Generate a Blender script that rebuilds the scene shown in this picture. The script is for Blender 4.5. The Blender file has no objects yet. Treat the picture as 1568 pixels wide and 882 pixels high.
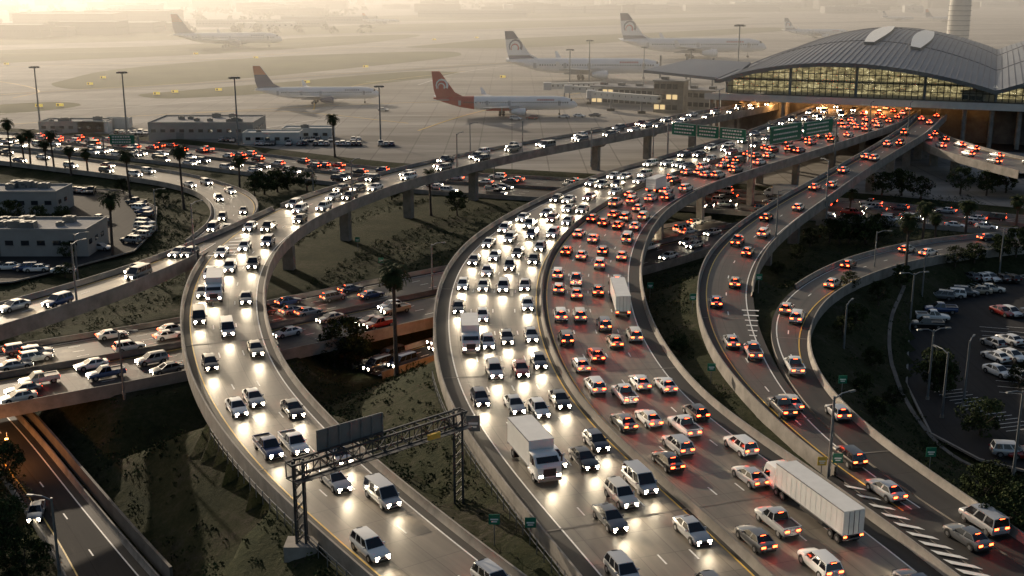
import bpy, math, random
import numpy as np
from mathutils import Vector, Matrix
random.seed(7); rng=np.random.default_rng(7)
scene=bpy.context.scene
scene.view_settings.view_transform='Standard'; scene.view_settings.look='None'; scene.view_settings.exposure=0
# ------------------------------------------------------------ survey helper
# Camera calibration of the photograph (height 62 m, 15 deg down).  P() turns a surveyed sight line into the
# real world point on the level z, so that everything is built at its true place on the ground.
FOC=1800.0; CAMH=62.0; TH=math.atan(481/1800.0); ct,st=math.cos(TH),math.sin(TH)
AP=1.0   # level of the airfield
def P(u,v,z=0.0):
    xc=(u-784)/FOC; yc=-(v-441)/FOC
    d=np.array([xc,ct+yc*st,-st+yc*ct]); t=(z-CAMH)/d[2]
    return np.array([d[0]*t,d[1]*t,z])
def proj(p):
    x,y,z=p[0],p[1],p[2]-CAMH
    f=y*ct-z*st; up=y*st+z*ct
    return 784+FOC*x/f, 441-FOC*up/f
def sstep(x,a=0.,b=1.):
    t=np.clip((np.asarray(x,float)-a)/(b-a),0,1); return t*t*(3-2*t)
# ------------------------------------------------------------ materials
MATS={}
def mat(name,col,rough=.6,metal=0.,emit=None,es=0.,noise=0.,nscale=1.,bump=0.,spec=.5,coords='Object',sampling=None):
    if name in MATS: return MATS[name]
    m=bpy.data.materials.new(name); m.use_nodes=True; nt=m.node_tree; b=nt.nodes['Principled BSDF']
    b.inputs['Base Color'].default_value=(*col,1); b.inputs['Roughness'].default_value=rough; b.inputs['Metallic'].default_value=metal
    b.inputs['Specular IOR Level'].default_value=spec
    if emit is not None:
        b.inputs['Emission Color'].default_value=(*emit,1); b.inputs['Emission Strength'].default_value=es
        m.cycles.emission_sampling=sampling or 'NONE'
    if noise>0 or bump>0:
        tc=nt.nodes.new('ShaderNodeNewGeometry') if coords=='World' else nt.nodes.new('ShaderNodeTexCoord')
        out=tc.outputs['Position'] if coords=='World' else tc.outputs['Object']
        n=nt.nodes.new('ShaderNodeTexNoise'); n.inputs['Scale'].default_value=nscale; n.inputs['Detail'].default_value=6; n.inputs['Roughness'].default_value=.65
        nt.links.new(out,n.inputs['Vector'])
        if noise>0:
            r=nt.nodes.new('ShaderNodeValToRGB'); r.color_ramp.elements[0].position=.3; r.color_ramp.elements[1].position=.7
            r.color_ramp.elements[0].color=(*[c*(1-noise) for c in col],1); r.color_ramp.elements[1].color=(*[min(1,c*(1+noise)) for c in col],1)
            nt.links.new(n.outputs['Fac'],r.inputs['Fac']); nt.links.new(r.outputs['Color'],b.inputs['Base Color'])
        if bump>0:
            bp=nt.nodes.new('ShaderNodeBump'); bp.inputs['Strength'].default_value=bump; bp.inputs['Distance'].default_value=.2
            nt.links.new(n.outputs['Fac'],bp.inputs['Height']); nt.links.new(bp.outputs['Normal'],b.inputs['Normal'])
    MATS[name]=m; return m
def road_mat(name,col,rough,var=.35,joint=5.0,spec=.3):
    m=bpy.data.materials.new(name); m.use_nodes=True; nt=m.node_tree; N=nt.nodes; Lk=nt.links; b=N['Principled BSDF']
    b.inputs['Specular IOR Level'].default_value=spec
    uv=N.new('ShaderNodeUVMap'); 
    mp=N.new('ShaderNodeMapping'); mp.inputs['Scale'].default_value=(1.1,.02,1); Lk.new(uv.outputs[0],mp.inputs[0])
    n1=N.new('ShaderNodeTexNoise'); n1.inputs['Scale'].default_value=1.0; n1.inputs['Detail'].default_value=5; Lk.new(mp.outputs[0],n1.inputs['Vector'])
    mp2=N.new('ShaderNodeMapping'); mp2.inputs['Scale'].default_value=(.12,.05,1); Lk.new(uv.outputs[0],mp2.inputs[0])
    n2=N.new('ShaderNodeTexNoise'); n2.inputs['Scale'].default_value=1.3; n2.inputs['Detail'].default_value=8; n2.inputs['Roughness'].default_value=.7; Lk.new(mp2.outputs[0],n2.inputs['Vector'])
    mix=N.new('ShaderNodeMath'); mix.operation='ADD'; Lk.new(n1.outputs['Fac'],mix.inputs[0]); Lk.new(n2.outputs['Fac'],mix.inputs[1])
    hf=N.new('ShaderNodeMath'); hf.operation='MULTIPLY'; hf.inputs[1].default_value=.5; Lk.new(mix.outputs[0],hf.inputs[0])
    r=N.new('ShaderNodeValToRGB'); e=r.color_ramp.elements
    e[0].position=.32; e[1].position=.68; e[0].color=(*[c*(1-var) for c in col],1); e[1].color=(*[c*(1+var) for c in col],1)
    Lk.new(hf.outputs[0],r.inputs['Fac'])
    br=N.new('ShaderNodeTexBrick'); br.offset=0; br.inputs['Scale'].default_value=1; br.inputs['Mortar Size'].default_value=.05
    br.inputs['Brick Width'].default_value=3.6; br.inputs['Row Height'].default_value=joint
    br.inputs['Color1'].default_value=(1,1,1,1); br.inputs['Color2'].default_value=(.85,.85,.85,1); br.inputs['Mortar'].default_value=(.45,.45,.45,1)
    Lk.new(uv.outputs[0],br.inputs['Vector'])
    mu=N.new('ShaderNodeMixRGB'); mu.blend_type='MULTIPLY'; mu.inputs[0].default_value=.85
    Lk.new(r.outputs['Color'],mu.inputs[1]); Lk.new(br.outputs['Color'],mu.inputs[2]); Lk.new(mu.outputs[0],b.inputs['Base Color'])
    rr=N.new('ShaderNodeMapRange'); rr.inputs['To Min'].default_value=rough-.1; rr.inputs['To Max'].default_value=rough+.12
    Lk.new(hf.outputs[0],rr.inputs['Value']); Lk.new(rr.outputs[0],b.inputs['Roughness'])
    MATS[name]=m; return m
M_lane=road_mat('road_concrete_trail_tone',(.165,.143,.115),.48,.45,spec=.4)  # pale concrete; its light tone and streaks also stand in for light trails
M_lane2=road_mat('road_asphalt_lane',(.08,.072,.064),.58,.42)
M_sh=road_mat('shoulder_asphalt',(.034,.032,.030),.7,.35,9)
M_asph=road_mat('asphalt',(.032,.031,.031),.85,.35,12,spec=.15)
M_white=mat('white_paint',(.78,.77,.73),.5,noise=.15,nscale=2)
M_yellow=mat('yellow_paint',(.65,.42,.06),.5,noise=.15,nscale=2)
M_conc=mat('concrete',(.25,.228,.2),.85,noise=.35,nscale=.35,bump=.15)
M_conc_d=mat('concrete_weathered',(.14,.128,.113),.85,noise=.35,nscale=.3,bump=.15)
M_steel=mat('galvanised_steel',(.22,.23,.24),.5,.6,noise=.2,nscale=1.5)
M_steel_d=mat('dark_steel',(.06,.065,.07),.5,.5,noise=.2,nscale=1.5)
M_glass=mat('dark_glass',(.012,.014,.017),.07,0,spec=.7)
M_tyre=mat('tyre_rubber',(.012,.012,.012),.85)
M_hub=mat('alloy_wheel',(.35,.35,.36),.35,.8)
M_plastic=mat('black_trim',(.02,.02,.02),.5)
M_head=mat('headlight_lit',(.9,.9,.9),.2,emit=(1,.87,.64),es=48)
M_headoff=mat('headlight_lens',(.5,.5,.5),.1)
M_tail=mat('taillight_lit',(.5,.02,.01),.3,emit=(1,.06,.015),es=26)
M_tailoff=mat('taillight_lens',(.25,.01,.01),.2)
M_plate=mat('number_plate',(.6,.6,.55),.5)
M_green=mat('sign_green',(.01,.16,.09),.4,noise=.1,nscale=1)
M_signback=mat('sign_back',(.16,.17,.17),.5,.3,noise=.15,nscale=1)
M_bark=mat('bark',(.07,.052,.04),.9,noise=.4,nscale=4,bump=.3)
M_palm=mat('palm_leaf',(.038,.05,.02),.85,noise=.4,nscale=2,spec=.12)
M_palmd=mat('palm_dead_leaf',(.085,.065,.04),.9,noise=.3,nscale=2,spec=.1)
M_leaf=mat('leaf',(.036,.052,.019),.9,noise=.5,nscale=.9,spec=.08)
M_leaf2=mat('leaf_light',(.062,.074,.028),.9,noise=.4,nscale=.9,spec=.08)
M_leafd=mat('leaf_dark',(.019,.029,.012),.9,noise=.4,nscale=.9,spec=.08)
M_wall=mat('building_wall',(.30,.29,.27),.8,noise=.12,nscale=.3)
M_wallw=mat('building_wall_white',(.55,.54,.50),.7,noise=.12,nscale=.3)
M_roof=mat('flat_roof',(.28,.28,.28),.9,noise=.25,nscale=.15,spec=.2)
M_window=mat('window_glass',(.02,.025,.03),.08,spec=.8)
M_orange=mat('orange_lamp',(.9,.5,.2),.4,emit=(1,.45,.12),es=6)
M_orange_win=mat('lit_window',(.4,.3,.15),.3,emit=(1,.72,.35),es=.8)
M_trailer=mat('trailer_white',(.68,.68,.66),.45,noise=.08,nscale=.6)
PAINTS={'white':(.75,.75,.73),'silver':(.42,.43,.44),'black':(.012,.012,.014),'grey':(.13,.135,.14),'blue':(.03,.06,.16),'red':(.28,.02,.015),'pearl':(.6,.58,.52),'navy':(.02,.03,.06),'beige':(.35,.3,.22)}
for k,c in PAINTS.items():
    m=mat('car_paint_'+k,c,.28,.25 if k in('silver','grey','blue') else 0)
    m.node_tree.nodes['Principled BSDF'].inputs['Coat Weight'].default_value=.8
# ------------------------------------------------------------ mesh builder
class MB:
    def __init__(s): s.v=[];s.f=[];s.m=[];s.sm=[];s.mats=[];s.uv=[];s.hasuv=False
    def mi(s,m):
        if m not in s.mats: s.mats.append(m)
        return s.mats.index(m)
    def add(s,vs,fs,m,smooth=False,uv=None):
        o=len(s.v); s.v.extend([tuple(map(float,p)) for p in vs]); k=s.mi(m)
        if uv is not None: s.hasuv=True; s.uv.extend(uv)
        else: s.uv.extend([(0,0)]*len(vs))
        for f in fs: s.f.append(tuple(o+i for i in f)); s.m.append(k); s.sm.append(smooth)
    def quad(s,a,b,c,d,m): s.add([a,b,c,d],[(0,1,2,3)],m)
    def box(s,c,sz,m,rz=0.,top=1.,topy=None):
        topy=top if topy is None else topy
        x,y,z=sz[0]/2,sz[1]/2,sz[2]/2; co,si=math.cos(rz),math.sin(rz); vs=[]
        for dz,tx,ty in((-z,1,1),(z,top,topy)):
            for dx,dy in((-x,-y),(x,-y),(x,y),(-x,y)):
                dx2,dy2=dx*tx,dy*ty
                vs.append((c[0]+dx2*co-dy2*si,c[1]+dx2*si+dy2*co,c[2]+dz))
        s.add(vs,[(3,2,1,0),(4,5,6,7),(0,1,5,4),(1,2,6,5),(2,3,7,6),(3,0,4,7)],m)
    def beam(s,p0,p1,w,h,m):
        p0=Vector(p0);p1=Vector(p1);d=(p1-p0).normalized(); up=Vector((0,0,1)) if abs(d.z)<.95 else Vector((0,1,0))
        a=d.cross(up).normalized()*w/2; b=a.cross(d).normalized()*h/2
        vs=[p0-a-b,p0+a-b,p0+a+b,p0-a+b,p1-a-b,p1+a-b,p1+a+b,p1-a+b]
        s.add(vs,[(3,2,1,0),(4,5,6,7),(0,1,5,4),(1,2,6,5),(2,3,7,6),(3,0,4,7)],m)
    def cyl(s,p0,p1,r0,r1,n,m,cap=True,smooth=True):
        p0=Vector(p0);p1=Vector(p1);d=(p1-p0).normalized(); up=Vector((0,0,1)) if abs(d.z)<.95 else Vector((0,1,0))
        a=d.cross(up).normalized(); b=a.cross(d).normalized(); vs=[]
        for p,r in((p0,r0),(p1,r1)):
            for i in range(n):
                t=2*math.pi*i/n; vs.append(p+a*math.cos(t)*r+b*math.sin(t)*r)
        fs=[(i,(i+1)%n,n+(i+1)%n,n+i) for i in range(n)]
        s.add(vs,fs,m,smooth)
        if cap: s.add(vs,[tuple(range(n-1,-1,-1)),tuple(range(n,2*n))],m)
    def loft(s,rings,m,smooth=True,cap=True):
        n=len(rings[0]); vs=[p for r in rings for p in r]; fs=[]
        for k in range(len(rings)-1):
            for i in range(n): fs.append((k*n+i,k*n+(i+1)%n,(k+1)*n+(i+1)%n,(k+1)*n+i))
        s.add(vs,fs,m,smooth)
        if cap: s.add(list(rings[0])+list(rings[-1]),[tuple(range(n-1,-1,-1)),tuple(range(n,2*n))],m)
    def mesh(s,name):
        me=bpy.data.meshes.new(name); me.from_pydata(s.v,[],s.f)
        for m in s.mats: me.materials.append(m)
        me.polygons.foreach_set('material_index',s.m); me.polygons.foreach_set('use_smooth',s.sm)
        if s.hasuv:
            u=me.uv_layers.new(name='UVMap'); idx=np.empty(len(me.loops),int); me.loops.foreach_get('vertex_index',idx)
            u.data.foreach_set('uv',np.array(s.uv,float)[idx].ravel())
        me.update()
        try: me.set_sharp_from_angle(angle=math.radians(38))
        except Exception: pass
        return me
    def build(s,name,parent=None,loc=(0,0,0),rz=0.):
        return place(s.mesh(name),name,loc,rz,parent)
def place(me,name,loc=(0,0,0),rz=0.,parent=None,sc=1.):
    o=bpy.data.objects.new(name,me); scene.collection.objects.link(o); o.location=tuple(map(float,loc)); o.rotation_euler=(0,0,rz)
    o.scale=(sc,sc,sc)
    if parent: o.parent=parent
    return o
def empty(name,loc=(0,0,0)):
    o=bpy.data.objects.new(name,None); scene.collection.objects.link(o); o.location=tuple(map(float,loc)); return o
# ------------------------------------------------------------ roads
def dense(ctrl,step=2.0):
    c=np.array(ctrl,float); d=np.linalg.norm(np.diff(c,axis=0),axis=1); t=np.concatenate([[0],np.cumsum(d)])
    m=np.zeros_like(c); m[1:-1]=(c[2:]-c[:-2])/(t[2:]-t[:-2])[:,None]; m[0]=(c[1]-c[0])/d[0]; m[-1]=(c[-1]-c[-2])/d[-1]
    q=np.arange(0,t[-1],step); k=np.clip(np.searchsorted(t,q,side='right')-1,0,len(d)-1); h=d[k]; s=(q-t[k])/h
    s=s[:,None];h=h[:,None]
    return (2*s**3-3*s**2+1)*c[k]+(s**3-2*s**2+s)*h*m[k]+(-2*s**3+3*s**2)*c[k+1]+(s**3-s**2)*h*m[k+1]
def smooth(a,w):
    w=min(w,(len(a)-1)//2*2-1)
    if w<3: return a
    h=w//2; k=np.hanning(w+2)[1:-1]; k/=k.sum()
    if a.ndim==1: return np.convolve(np.pad(a,h,mode='reflect',reflect_type='odd'),k,'valid')
    return np.stack([smooth(a[:,i],w) for i in range(a.shape[1])],1)
class Road:
    def __init__(s,L,R,z,sm=15,name='road'):
        zf=z if callable(z) else (lambda u,v:z)
        l=dense([P(u,v,zf(u,v)) for u,v in L]); r=dense([P(u,v,zf(u,v)) for u,v in R])
        D=np.linalg.norm(l[:,None,:2]-r[None,:,:2],axis=2); k=np.maximum.accumulate(np.argmin(D,axis=1))
        a=np.max(np.where(k==0)[0]) if (k==0).any() else 0; b=np.min(np.where(k==len(r)-1)[0]) if (k==len(r)-1).any() else len(l)-1
        l=l[a:b+1]; r=r[k[a:b+1]]
        C=(l+r)/2; w=np.linalg.norm((l-r)[:,:2],axis=1)
        for _ in range(2): C=smooth(C,sm); w=smooth(w,sm)
        d=np.concatenate([[0],np.cumsum(np.linalg.norm(np.diff(C,axis=0),axis=1))]); q=np.arange(0,d[-1],2.0)
        C=np.stack([np.interp(q,d,C[:,i]) for i in range(3)],1); w=np.interp(q,d,w); off=l-r; off=np.stack([np.interp(q,d,off[:,i]) for i in range(3)],1)
        T=np.gradient(C,axis=0); T[:,2]=0; T/=np.linalg.norm(T,axis=1)[:,None]; N=np.stack([-T[:,1],T[:,0],0*T[:,0]],1)
        if (N*off).sum(1).mean()<0: N=-N
        s.C,s.w,s.T,s.N,s.s=C,np.maximum(w,.5),T,N,q; s.n=len(q); s.name=name; s.emb=np.zeros(s.n,bool)
        s.uvc=np.array([proj(p) for p in C])
    def at(s,off,dz=0.):   # off: metres from L edge (array or scalar)
        o=s.C+s.N*(s.w/2-off)[:,None]; o=o.copy(); o[:,2]+=dz
        return o
    def strip(s,mb,a,b,dz,m,mask=None):
        a=np.broadcast_to(np.asarray(a,float),(s.n,)); b=np.broadcast_to(np.asarray(b,float),(s.n,))
        A=s.at(a,dz); B=s.at(b,dz); vs=np.empty((2*s.n,3)); vs[0::2]=A; vs[1::2]=B
        uv=[]
        for i in range(s.n): uv+= [(a[i],s.s[i]),(b[i],s.s[i])]
        fs=[]
        for i in range(s.n-1):
            if mask is not None and not (mask[i] and mask[i+1]): continue
            fs.append((2*i,2*i+1,2*i+3,2*i+2))
        if fs:
            f=fs[0]; nz=np.cross(vs[f[1]]-vs[f[0]],vs[f[3]]-vs[f[0]])[2]
            if nz<0: fs=[tuple(reversed(f)) for f in fs]
            mb.add(vs,fs,m,False,uv)
def profile(mb,road,prof,m,mask):
    rows=[road.at(np.broadcast_to(np.asarray(o,float),(road.n,)),dz) for o,dz in prof]; k=len(prof); vs=np.stack(rows,1).reshape(-1,3); fs=[]
    for i in range(road.n-1):
        if not(mask[i] and mask[i+1]): continue
        for j in range(k-1): fs.append((i*k+j,i*k+j+1,(i+1)*k+j+1,(i+1)*k+j))
    mb.add(vs,fs,m)
def full(r): return np.ones(r.n,bool)
def build_road(r,cars,elevated=True,medians=(),barL=None,barR=None,lane_mat=None,thick=1.5,hb=.9):
    par=empty(r.name); lane_mat=lane_mat or M_lane
    mb=MB(); r.strip(mb,0,r.w,0,M_sh); mb.build('pavement',par)
    mb=MB(); mk=MB()
    for (a,b,nl,sa,sb,ys) in cars:
        a=np.broadcast_to(np.asarray(a,float),(r.n,)); b=np.broadcast_to(np.asarray(b,float),(r.n,))
        la,lb=a+sa,b-sb; ok=(lb-la)>2.0
        r.strip(mb,la,lb,.012,lane_mat,ok)
        for o,sd in((la,'a'),(lb,'b')):
            r.strip(mk,o-.09,o+.09,.03,M_yellow if ys==sd else M_white,ok)
        for j in range(1,nl):
            o=la+(lb-la)*j/nl; dash=(np.arange(r.n)%6)<2
            r.strip(mk,o-.09,o+.09,.03,M_white,dash&ok)
    mb.build('traffic_lanes',par)
    if mk.v: mk.build('lane_markings',par)
    mb=MB()
    barL=full(r) if barL is None else barL; barR=full(r) if barR is None else barR
    W=r.w
    for side,mk_ in((0,barL),(1,barR)):
        f=(lambda x:x+0*W) if side==0 else (lambda x:W-x)
        low=-thick if elevated else -.6
        profile(mb,r,[(f(.42),0.02),(f(.22),.3),(f(.18),hb),(f(-.02),hb),(f(-.06),low)],M_conc,mk_)
        profile(mb,r,[(f(0.),0.0),(f(0.02),low)],M_conc,~mk_)
    for o in medians:
        o=np.broadcast_to(np.asarray(o,float),(r.n,))
        profile(mb,r,[(o-.35,.02),(o-.14,.35),(o-.1,.95),(o+.1,.95),(o+.14,.35),(o+.35,.02)],M_conc_d,full(r))
    mb.build('barriers',par)
    if elevated:
        mb=MB()
        for i in range(8,r.n-2,22):
            a,b=r.C[i]+r.N[i]*(r.w[i]/2-.5),r.C[i]-r.N[i]*(r.w[i]/2-.5); t=r.T[i]*.14; z=np.array([0,0,.036])
            mb.add([a-t+z,b-t+z,b+t+z,a+t+z],[(0,1,2,3)],M_conc_d)
        mb.build('expansion_joints',par)
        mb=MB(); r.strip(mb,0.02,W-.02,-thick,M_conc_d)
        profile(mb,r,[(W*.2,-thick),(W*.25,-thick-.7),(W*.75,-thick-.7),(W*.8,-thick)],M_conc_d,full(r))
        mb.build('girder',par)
    return par
zA=lambda u,v: float(9+3*(1-sstep(v,200,330)))
AB=Road([(1290,148),(1225,172),(1150,202),(1080,222),(1000,245),(930,264),(860,291),(780,331),(720,371),(685,411),(667,460),(663,510),(668,560),(682,610),(705,655),(742,710),(790,775),(845,840),(890,895),(940,960),(1010,1050)],
        [(1425,158),(1385,188),(1320,211),(1240,238),(1150,267),(1080,292),(1030,320),(1000,352),(985,390),(982,430),(992,480),(1015,530),(1060,590),(1115,640),(1190,692),(1260,740),(1330,790),(1400,840),(1465,890),(1540,950),(1630,1030)],zA,name='elevated_highway')
zC=lambda u,v: float(9+3*(1-sstep(v,190,330)))
Cr=Road([(1410,170),(1385,195),(1330,230),(1260,270),(1200,303),(1140,340),(1095,378),(1072,415),(1066,455),(1073,500),(1095,550),(1135,602),(1190,655),(1262,718),(1340,772),(1420,824),(1500,875),(1590,930),(1680,985)],
        [(1450,178),(1420,206),(1405,215),(1330,262),(1270,305),(1215,345),(1175,385),(1155,425),(1152,455),(1158,490),(1175,535),(1205,590),(1255,650),(1325,710),(1410,768),(1500,825),(1590,885),(1700,950)],zC,name='airport_ramp')
zD=lambda u,v: 8.96 if v>450 else float(2.5+6.46*sstep(v,362,450))
Dr=Road([(1720,345),(1640,352),(1568,360),(1480,366),(1380,381),(1300,402),(1240,428),(1200,455),(1178,490),(1184,535),(1212,590),(1260,650),(1330,710),(1415,768),(1500,822),(1590,880),(1700,945)],
        [(1720,368),(1640,373),(1568,380),(1480,388),(1400,402),(1330,425),(1275,455),(1245,490),(1237,525),(1245,565),(1275,612),(1330,665),(1400,716),(1480,770),(1568,832),(1650,885),(1760,950)],zD,name='merging_ramp')
def zE(u,v):
    if v<480: return float(11+1*(1-sstep(v,180,300)))
    return float(9+2*(1-sstep(v,470,620)))
Er=Road([(1215,146),(1100,168),(1000,186),(900,204),(800,221),(700,240),(600,263),(520,286),(450,309),(400,330),(345,362),(308,398),(285,440),(275,490),(280,545),(297,600),(330,655),(380,720),(440,780),(510,845),(580,905),(670,985),(770,1070)],
        [(1215,157),(1100,181),(1000,200),(900,219),(800,238),(700,262),(620,283),(545,310),(485,338),(440,370),(413,410),(405,455),(413,510),(440,570),(490,630),(560,700),(645,770),(725,835),(800,890),(900,965),(1010,1050)],zE,name='flyover_ramp')
Fr=Road([(430,316),(380,338),(320,365),(200,412),(100,443),(0,471),(-120,500)],
        [(425,322),(375,347),(312,390),(200,440),(100,475),(0,507),(-120,540)],10.96,sm=9,name='flyover_branch')
Gr=Road([(-100,222),(0,230),(100,242),(200,256),(290,270),(350,286),(388,303),(395,325),(370,350),(330,378)],
        [(-100,240),(0,250),(100,262),(200,275),(265,286),(305,300),(322,318),(318,345),(290,368),(260,392)],2.0,sm=9,name='loop_ramp')
K1=Road([(-420,182),(-80,200),(0,205),(200,217),(400,238),(600,262),(800,272),(1000,285),(1200,300),(1400,318),(1568,335),(1900,360)],
        [(-420,198),(-80,220),(0,226),(200,245),(400,270),(600,292),(800,305),(1000,318),(1200,333),(1400,346),(1568,362),(1900,392)],0.,sm=25,name='freeway')
K2=Road([(-150,562),(0,538),(130,517),(270,495),(415,465),(540,440),(670,415),(850,380),(1000,352),(1120,330)],
        [(-150,660),(0,628),(130,605),(280,578),(430,545),(550,518),(665,492),(850,450),(1000,412),(1120,375),(1200,350)],.1,sm=21,name='cross_freeway')
Nr=Road([(-190,560),(-120,600),(-60,650),(-20,700),(30,770),(70,830),(100,890),(130,950)],
        [(-60,560),(0,610),(40,650),(75,690),(115,740),(165,800),(235,882),(290,940)],-6.,sm=15,name='underpass_road')
Sr=Road([(540,563),(590,545),(640,530),(700,512),(780,492),(850,475)],[(545,592),(595,574),(650,556),(710,537),(790,514),(860,495)],-4.,sm=9,name='lower_road')
Mr=Road([(1440,178),(1432,198),(1450,212),(1500,228),(1568,245),(1660,262)],
        [(1400,186),(1400,208),(1425,228),(1490,248),(1568,268),(1660,290)],9.5,sm=9,name='terminal_loop_ramp')
AB.emb=AB.uvc[:,1]>560; Cr.emb=Cr.uvc[:,1]>420; Dr.emb[:]=True; Er.emb=Er.uvc[:,1]>640; K1.emb[:]=True; K2.emb[:]=True; Gr.emb[:]=True
roads=[AB,Cr,Dr,Er,Fr,Gr,K1,K2,Nr,Sr,Mr]
def ev(r,side):
    p=r.at(0.*r.w if side=='L' else r.w); return np.array([proj(q) for q in p])
md=AB.w*.505
build_road(AB,[(0,md,4,2.4,.9,'b'),(md,AB.w,4,.9,2.4,'a')],medians=[md])
build_road(Cr,[(0,Cr.w,2,1.6,1.2,'a')],barR=ev(Cr,'R')[:,1]<455,lane_mat=M_lane2,barL=ev(Cr,'L')[:,1]<735)
build_road(Dr,[(0,Dr.w,2,.8,1.6,'b')],barL=ev(Dr,'L')[:,1]<445,lane_mat=M_lane2)
e=ev(Er,'L'); build_road(Er,[(0,Er.w,3,1.4,1.4,'a')],barL=~((e[:,1]>312)&(e[:,0]<425)&(e[:,1]<396)))
e=ev(Fr,'R'); build_road(Fr,[(0,Fr.w,2,1.2,1.2,'a')],barR=e[:,0]<305)
build_road(Gr,[(0,Gr.w,2,1,1,'a')],elevated=False)
build_road(K1,[(0,K1.w*.49,4,1.5,1,'b'),(K1.w*.51,K1.w,4,1,1.5,'a')],elevated=False,medians=[K1.w*.5],lane_mat=M_lane2)
build_road(K2,[(0,K2.w*.47,4,1.5,1,'b'),(K2.w*.5,K2.w,4,1,1.5,'a')],elevated=True,medians=[K2.w*.485],lane_mat=M_lane2,thick=1.2)
build_road(Nr,[(0,Nr.w,2,1.5,1.5,'a')],elevated=False,lane_mat=M_asph)
build_road(Sr,[(0,Sr.w,3,1,1,'a')],elevated=False,lane_mat=M_asph)
build_road(Mr,[(0,Mr.w,2,1,1,'a')],elevated=True)
# ------------------------------------------------------------ terrain
def nearest(pts,r,mask=None):
    C=r.C if mask is None else r.C[mask]; w=r.w if mask is None else r.w[mask]; N=r.N if mask is None else r.N[mask]
    n=len(pts); D=np.empty(n); K=np.empty(n,int)
    for a in range(0,n,4000):
        q=pts[a:a+4000]; dd=(q[:,None,0]-C[None,:,0])**2+(q[:,None,1]-C[None,:,1])**2; k=dd.argmin(1); K[a:a+4000]=k; D[a:a+4000]=np.sqrt(dd[np.arange(len(q)),k])
    sg=((pts[:,0]-C[K,0])*N[K,0]+(pts[:,1]-C[K,1])*N[K,1])
    return D,w[K]/2,C[K,2],sg
PARK_R=[P(u,v,0)[:2] for u,v in [(1392,500),(1440,452),(1568,422),(1760,395),(1800,730),(1568,722),(1500,705),(1425,665),(1388,590)]]
PARK_L=[P(u,v,0)[:2] for u,v in [(95,288),(185,292),(240,318),(238,352),(205,385),(120,408),(20,432),(-90,440),(-90,282)]]
def inpoly(pts,poly):
    x,y=pts[:,0],pts[:,1]; c=np.zeros(len(pts),bool); n=len(poly)
    for i in range(n):
        x0,y0=poly[i];x1,y1=poly[(i+1)%n]
        if y0==y1: continue
        c^=((y0>y)!=(y1>y))&(x<(x1-x0)*(y-y0)/(y1-y0)+x0)
    return c
def vnoise(pts,sc,seed):
    r=np.random.default_rng(seed); G=r.random((64,64)); x=pts[:,0]/sc; y=pts[:,1]/sc; i=np.floor(x).astype(int); j=np.floor(y).astype(int)
    fx=sstep(x-i); fy=sstep(y-j); g=lambda a,b:G[a%64,b%64]
    return (g(i,j)*(1-fx)+g(i+1,j)*fx)*(1-fy)+(g(i,j+1)*(1-fx)+g(i+1,j+1)*fx)*fy
def terrain(pts):
    pts=np.asarray(pts,float).reshape(-1,2); z=np.zeros(len(pts))
    D,hw,rz,sg=nearest(pts,K1); beyond=np.where(sg>0,D-hw,-1); z+=AP*sstep(beyond,3,8); airport=beyond>3
    D2,hw2,_,sg2=nearest(pts,K2); front=np.where(sg2<0,D2-hw2,-1); z-=5.0*sstep(front,2,18)*sstep(-pts[:,0],-25,-5)
    far=np.full(len(pts),1e9)
    for r in roads:
        if r.emb.any():
            d,h,q,_=nearest(pts,r,r.emb); z=np.where(airport&(r is K1),z,np.maximum(z,q-1.0-.5*np.maximum(0,d-h-1.2)))
        d,h,q,_=nearest(pts,r); far=np.minimum(far,d-h)
    for r in (K1,K2,Nr,Sr,Gr):
        d,h,q,_=nearest(pts,r); c=q-(.35 if r is not K2 else .9)+.75*np.maximum(0,d-h-3.0); z=np.where(d-h<14,np.minimum(z,c),z)
    for p in(PARK_R,PARK_L): z=np.where(inpoly(pts,p),np.minimum(z,0),z)
    nz=vnoise(pts,9,1)*.6+vnoise(pts,3.7,2)*.4
    z-=np.where(airport,0,nz*1.0*sstep(far,1,8))
    return z
def axis(lo,hi,step,end_lo,end_hi):
    a=list(np.arange(lo,hi,step)); s=step
    while a[-1]<end_hi: s*=1.25; a.append(a[-1]+s)
    s=step
    while a[0]>end_lo: s*=1.25; a.insert(0,a[0]-s)
    return np.array(a)
xs=axis(-230,270,2.2,-9000,9000); ys=axis(50,500,2.2,-400,16000)
X,Y=np.meshgrid(xs,ys); pts=np.stack([X.ravel(),Y.ravel()],1); Z=terrain(pts)
nx,ny=len(xs),len(ys)
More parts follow.
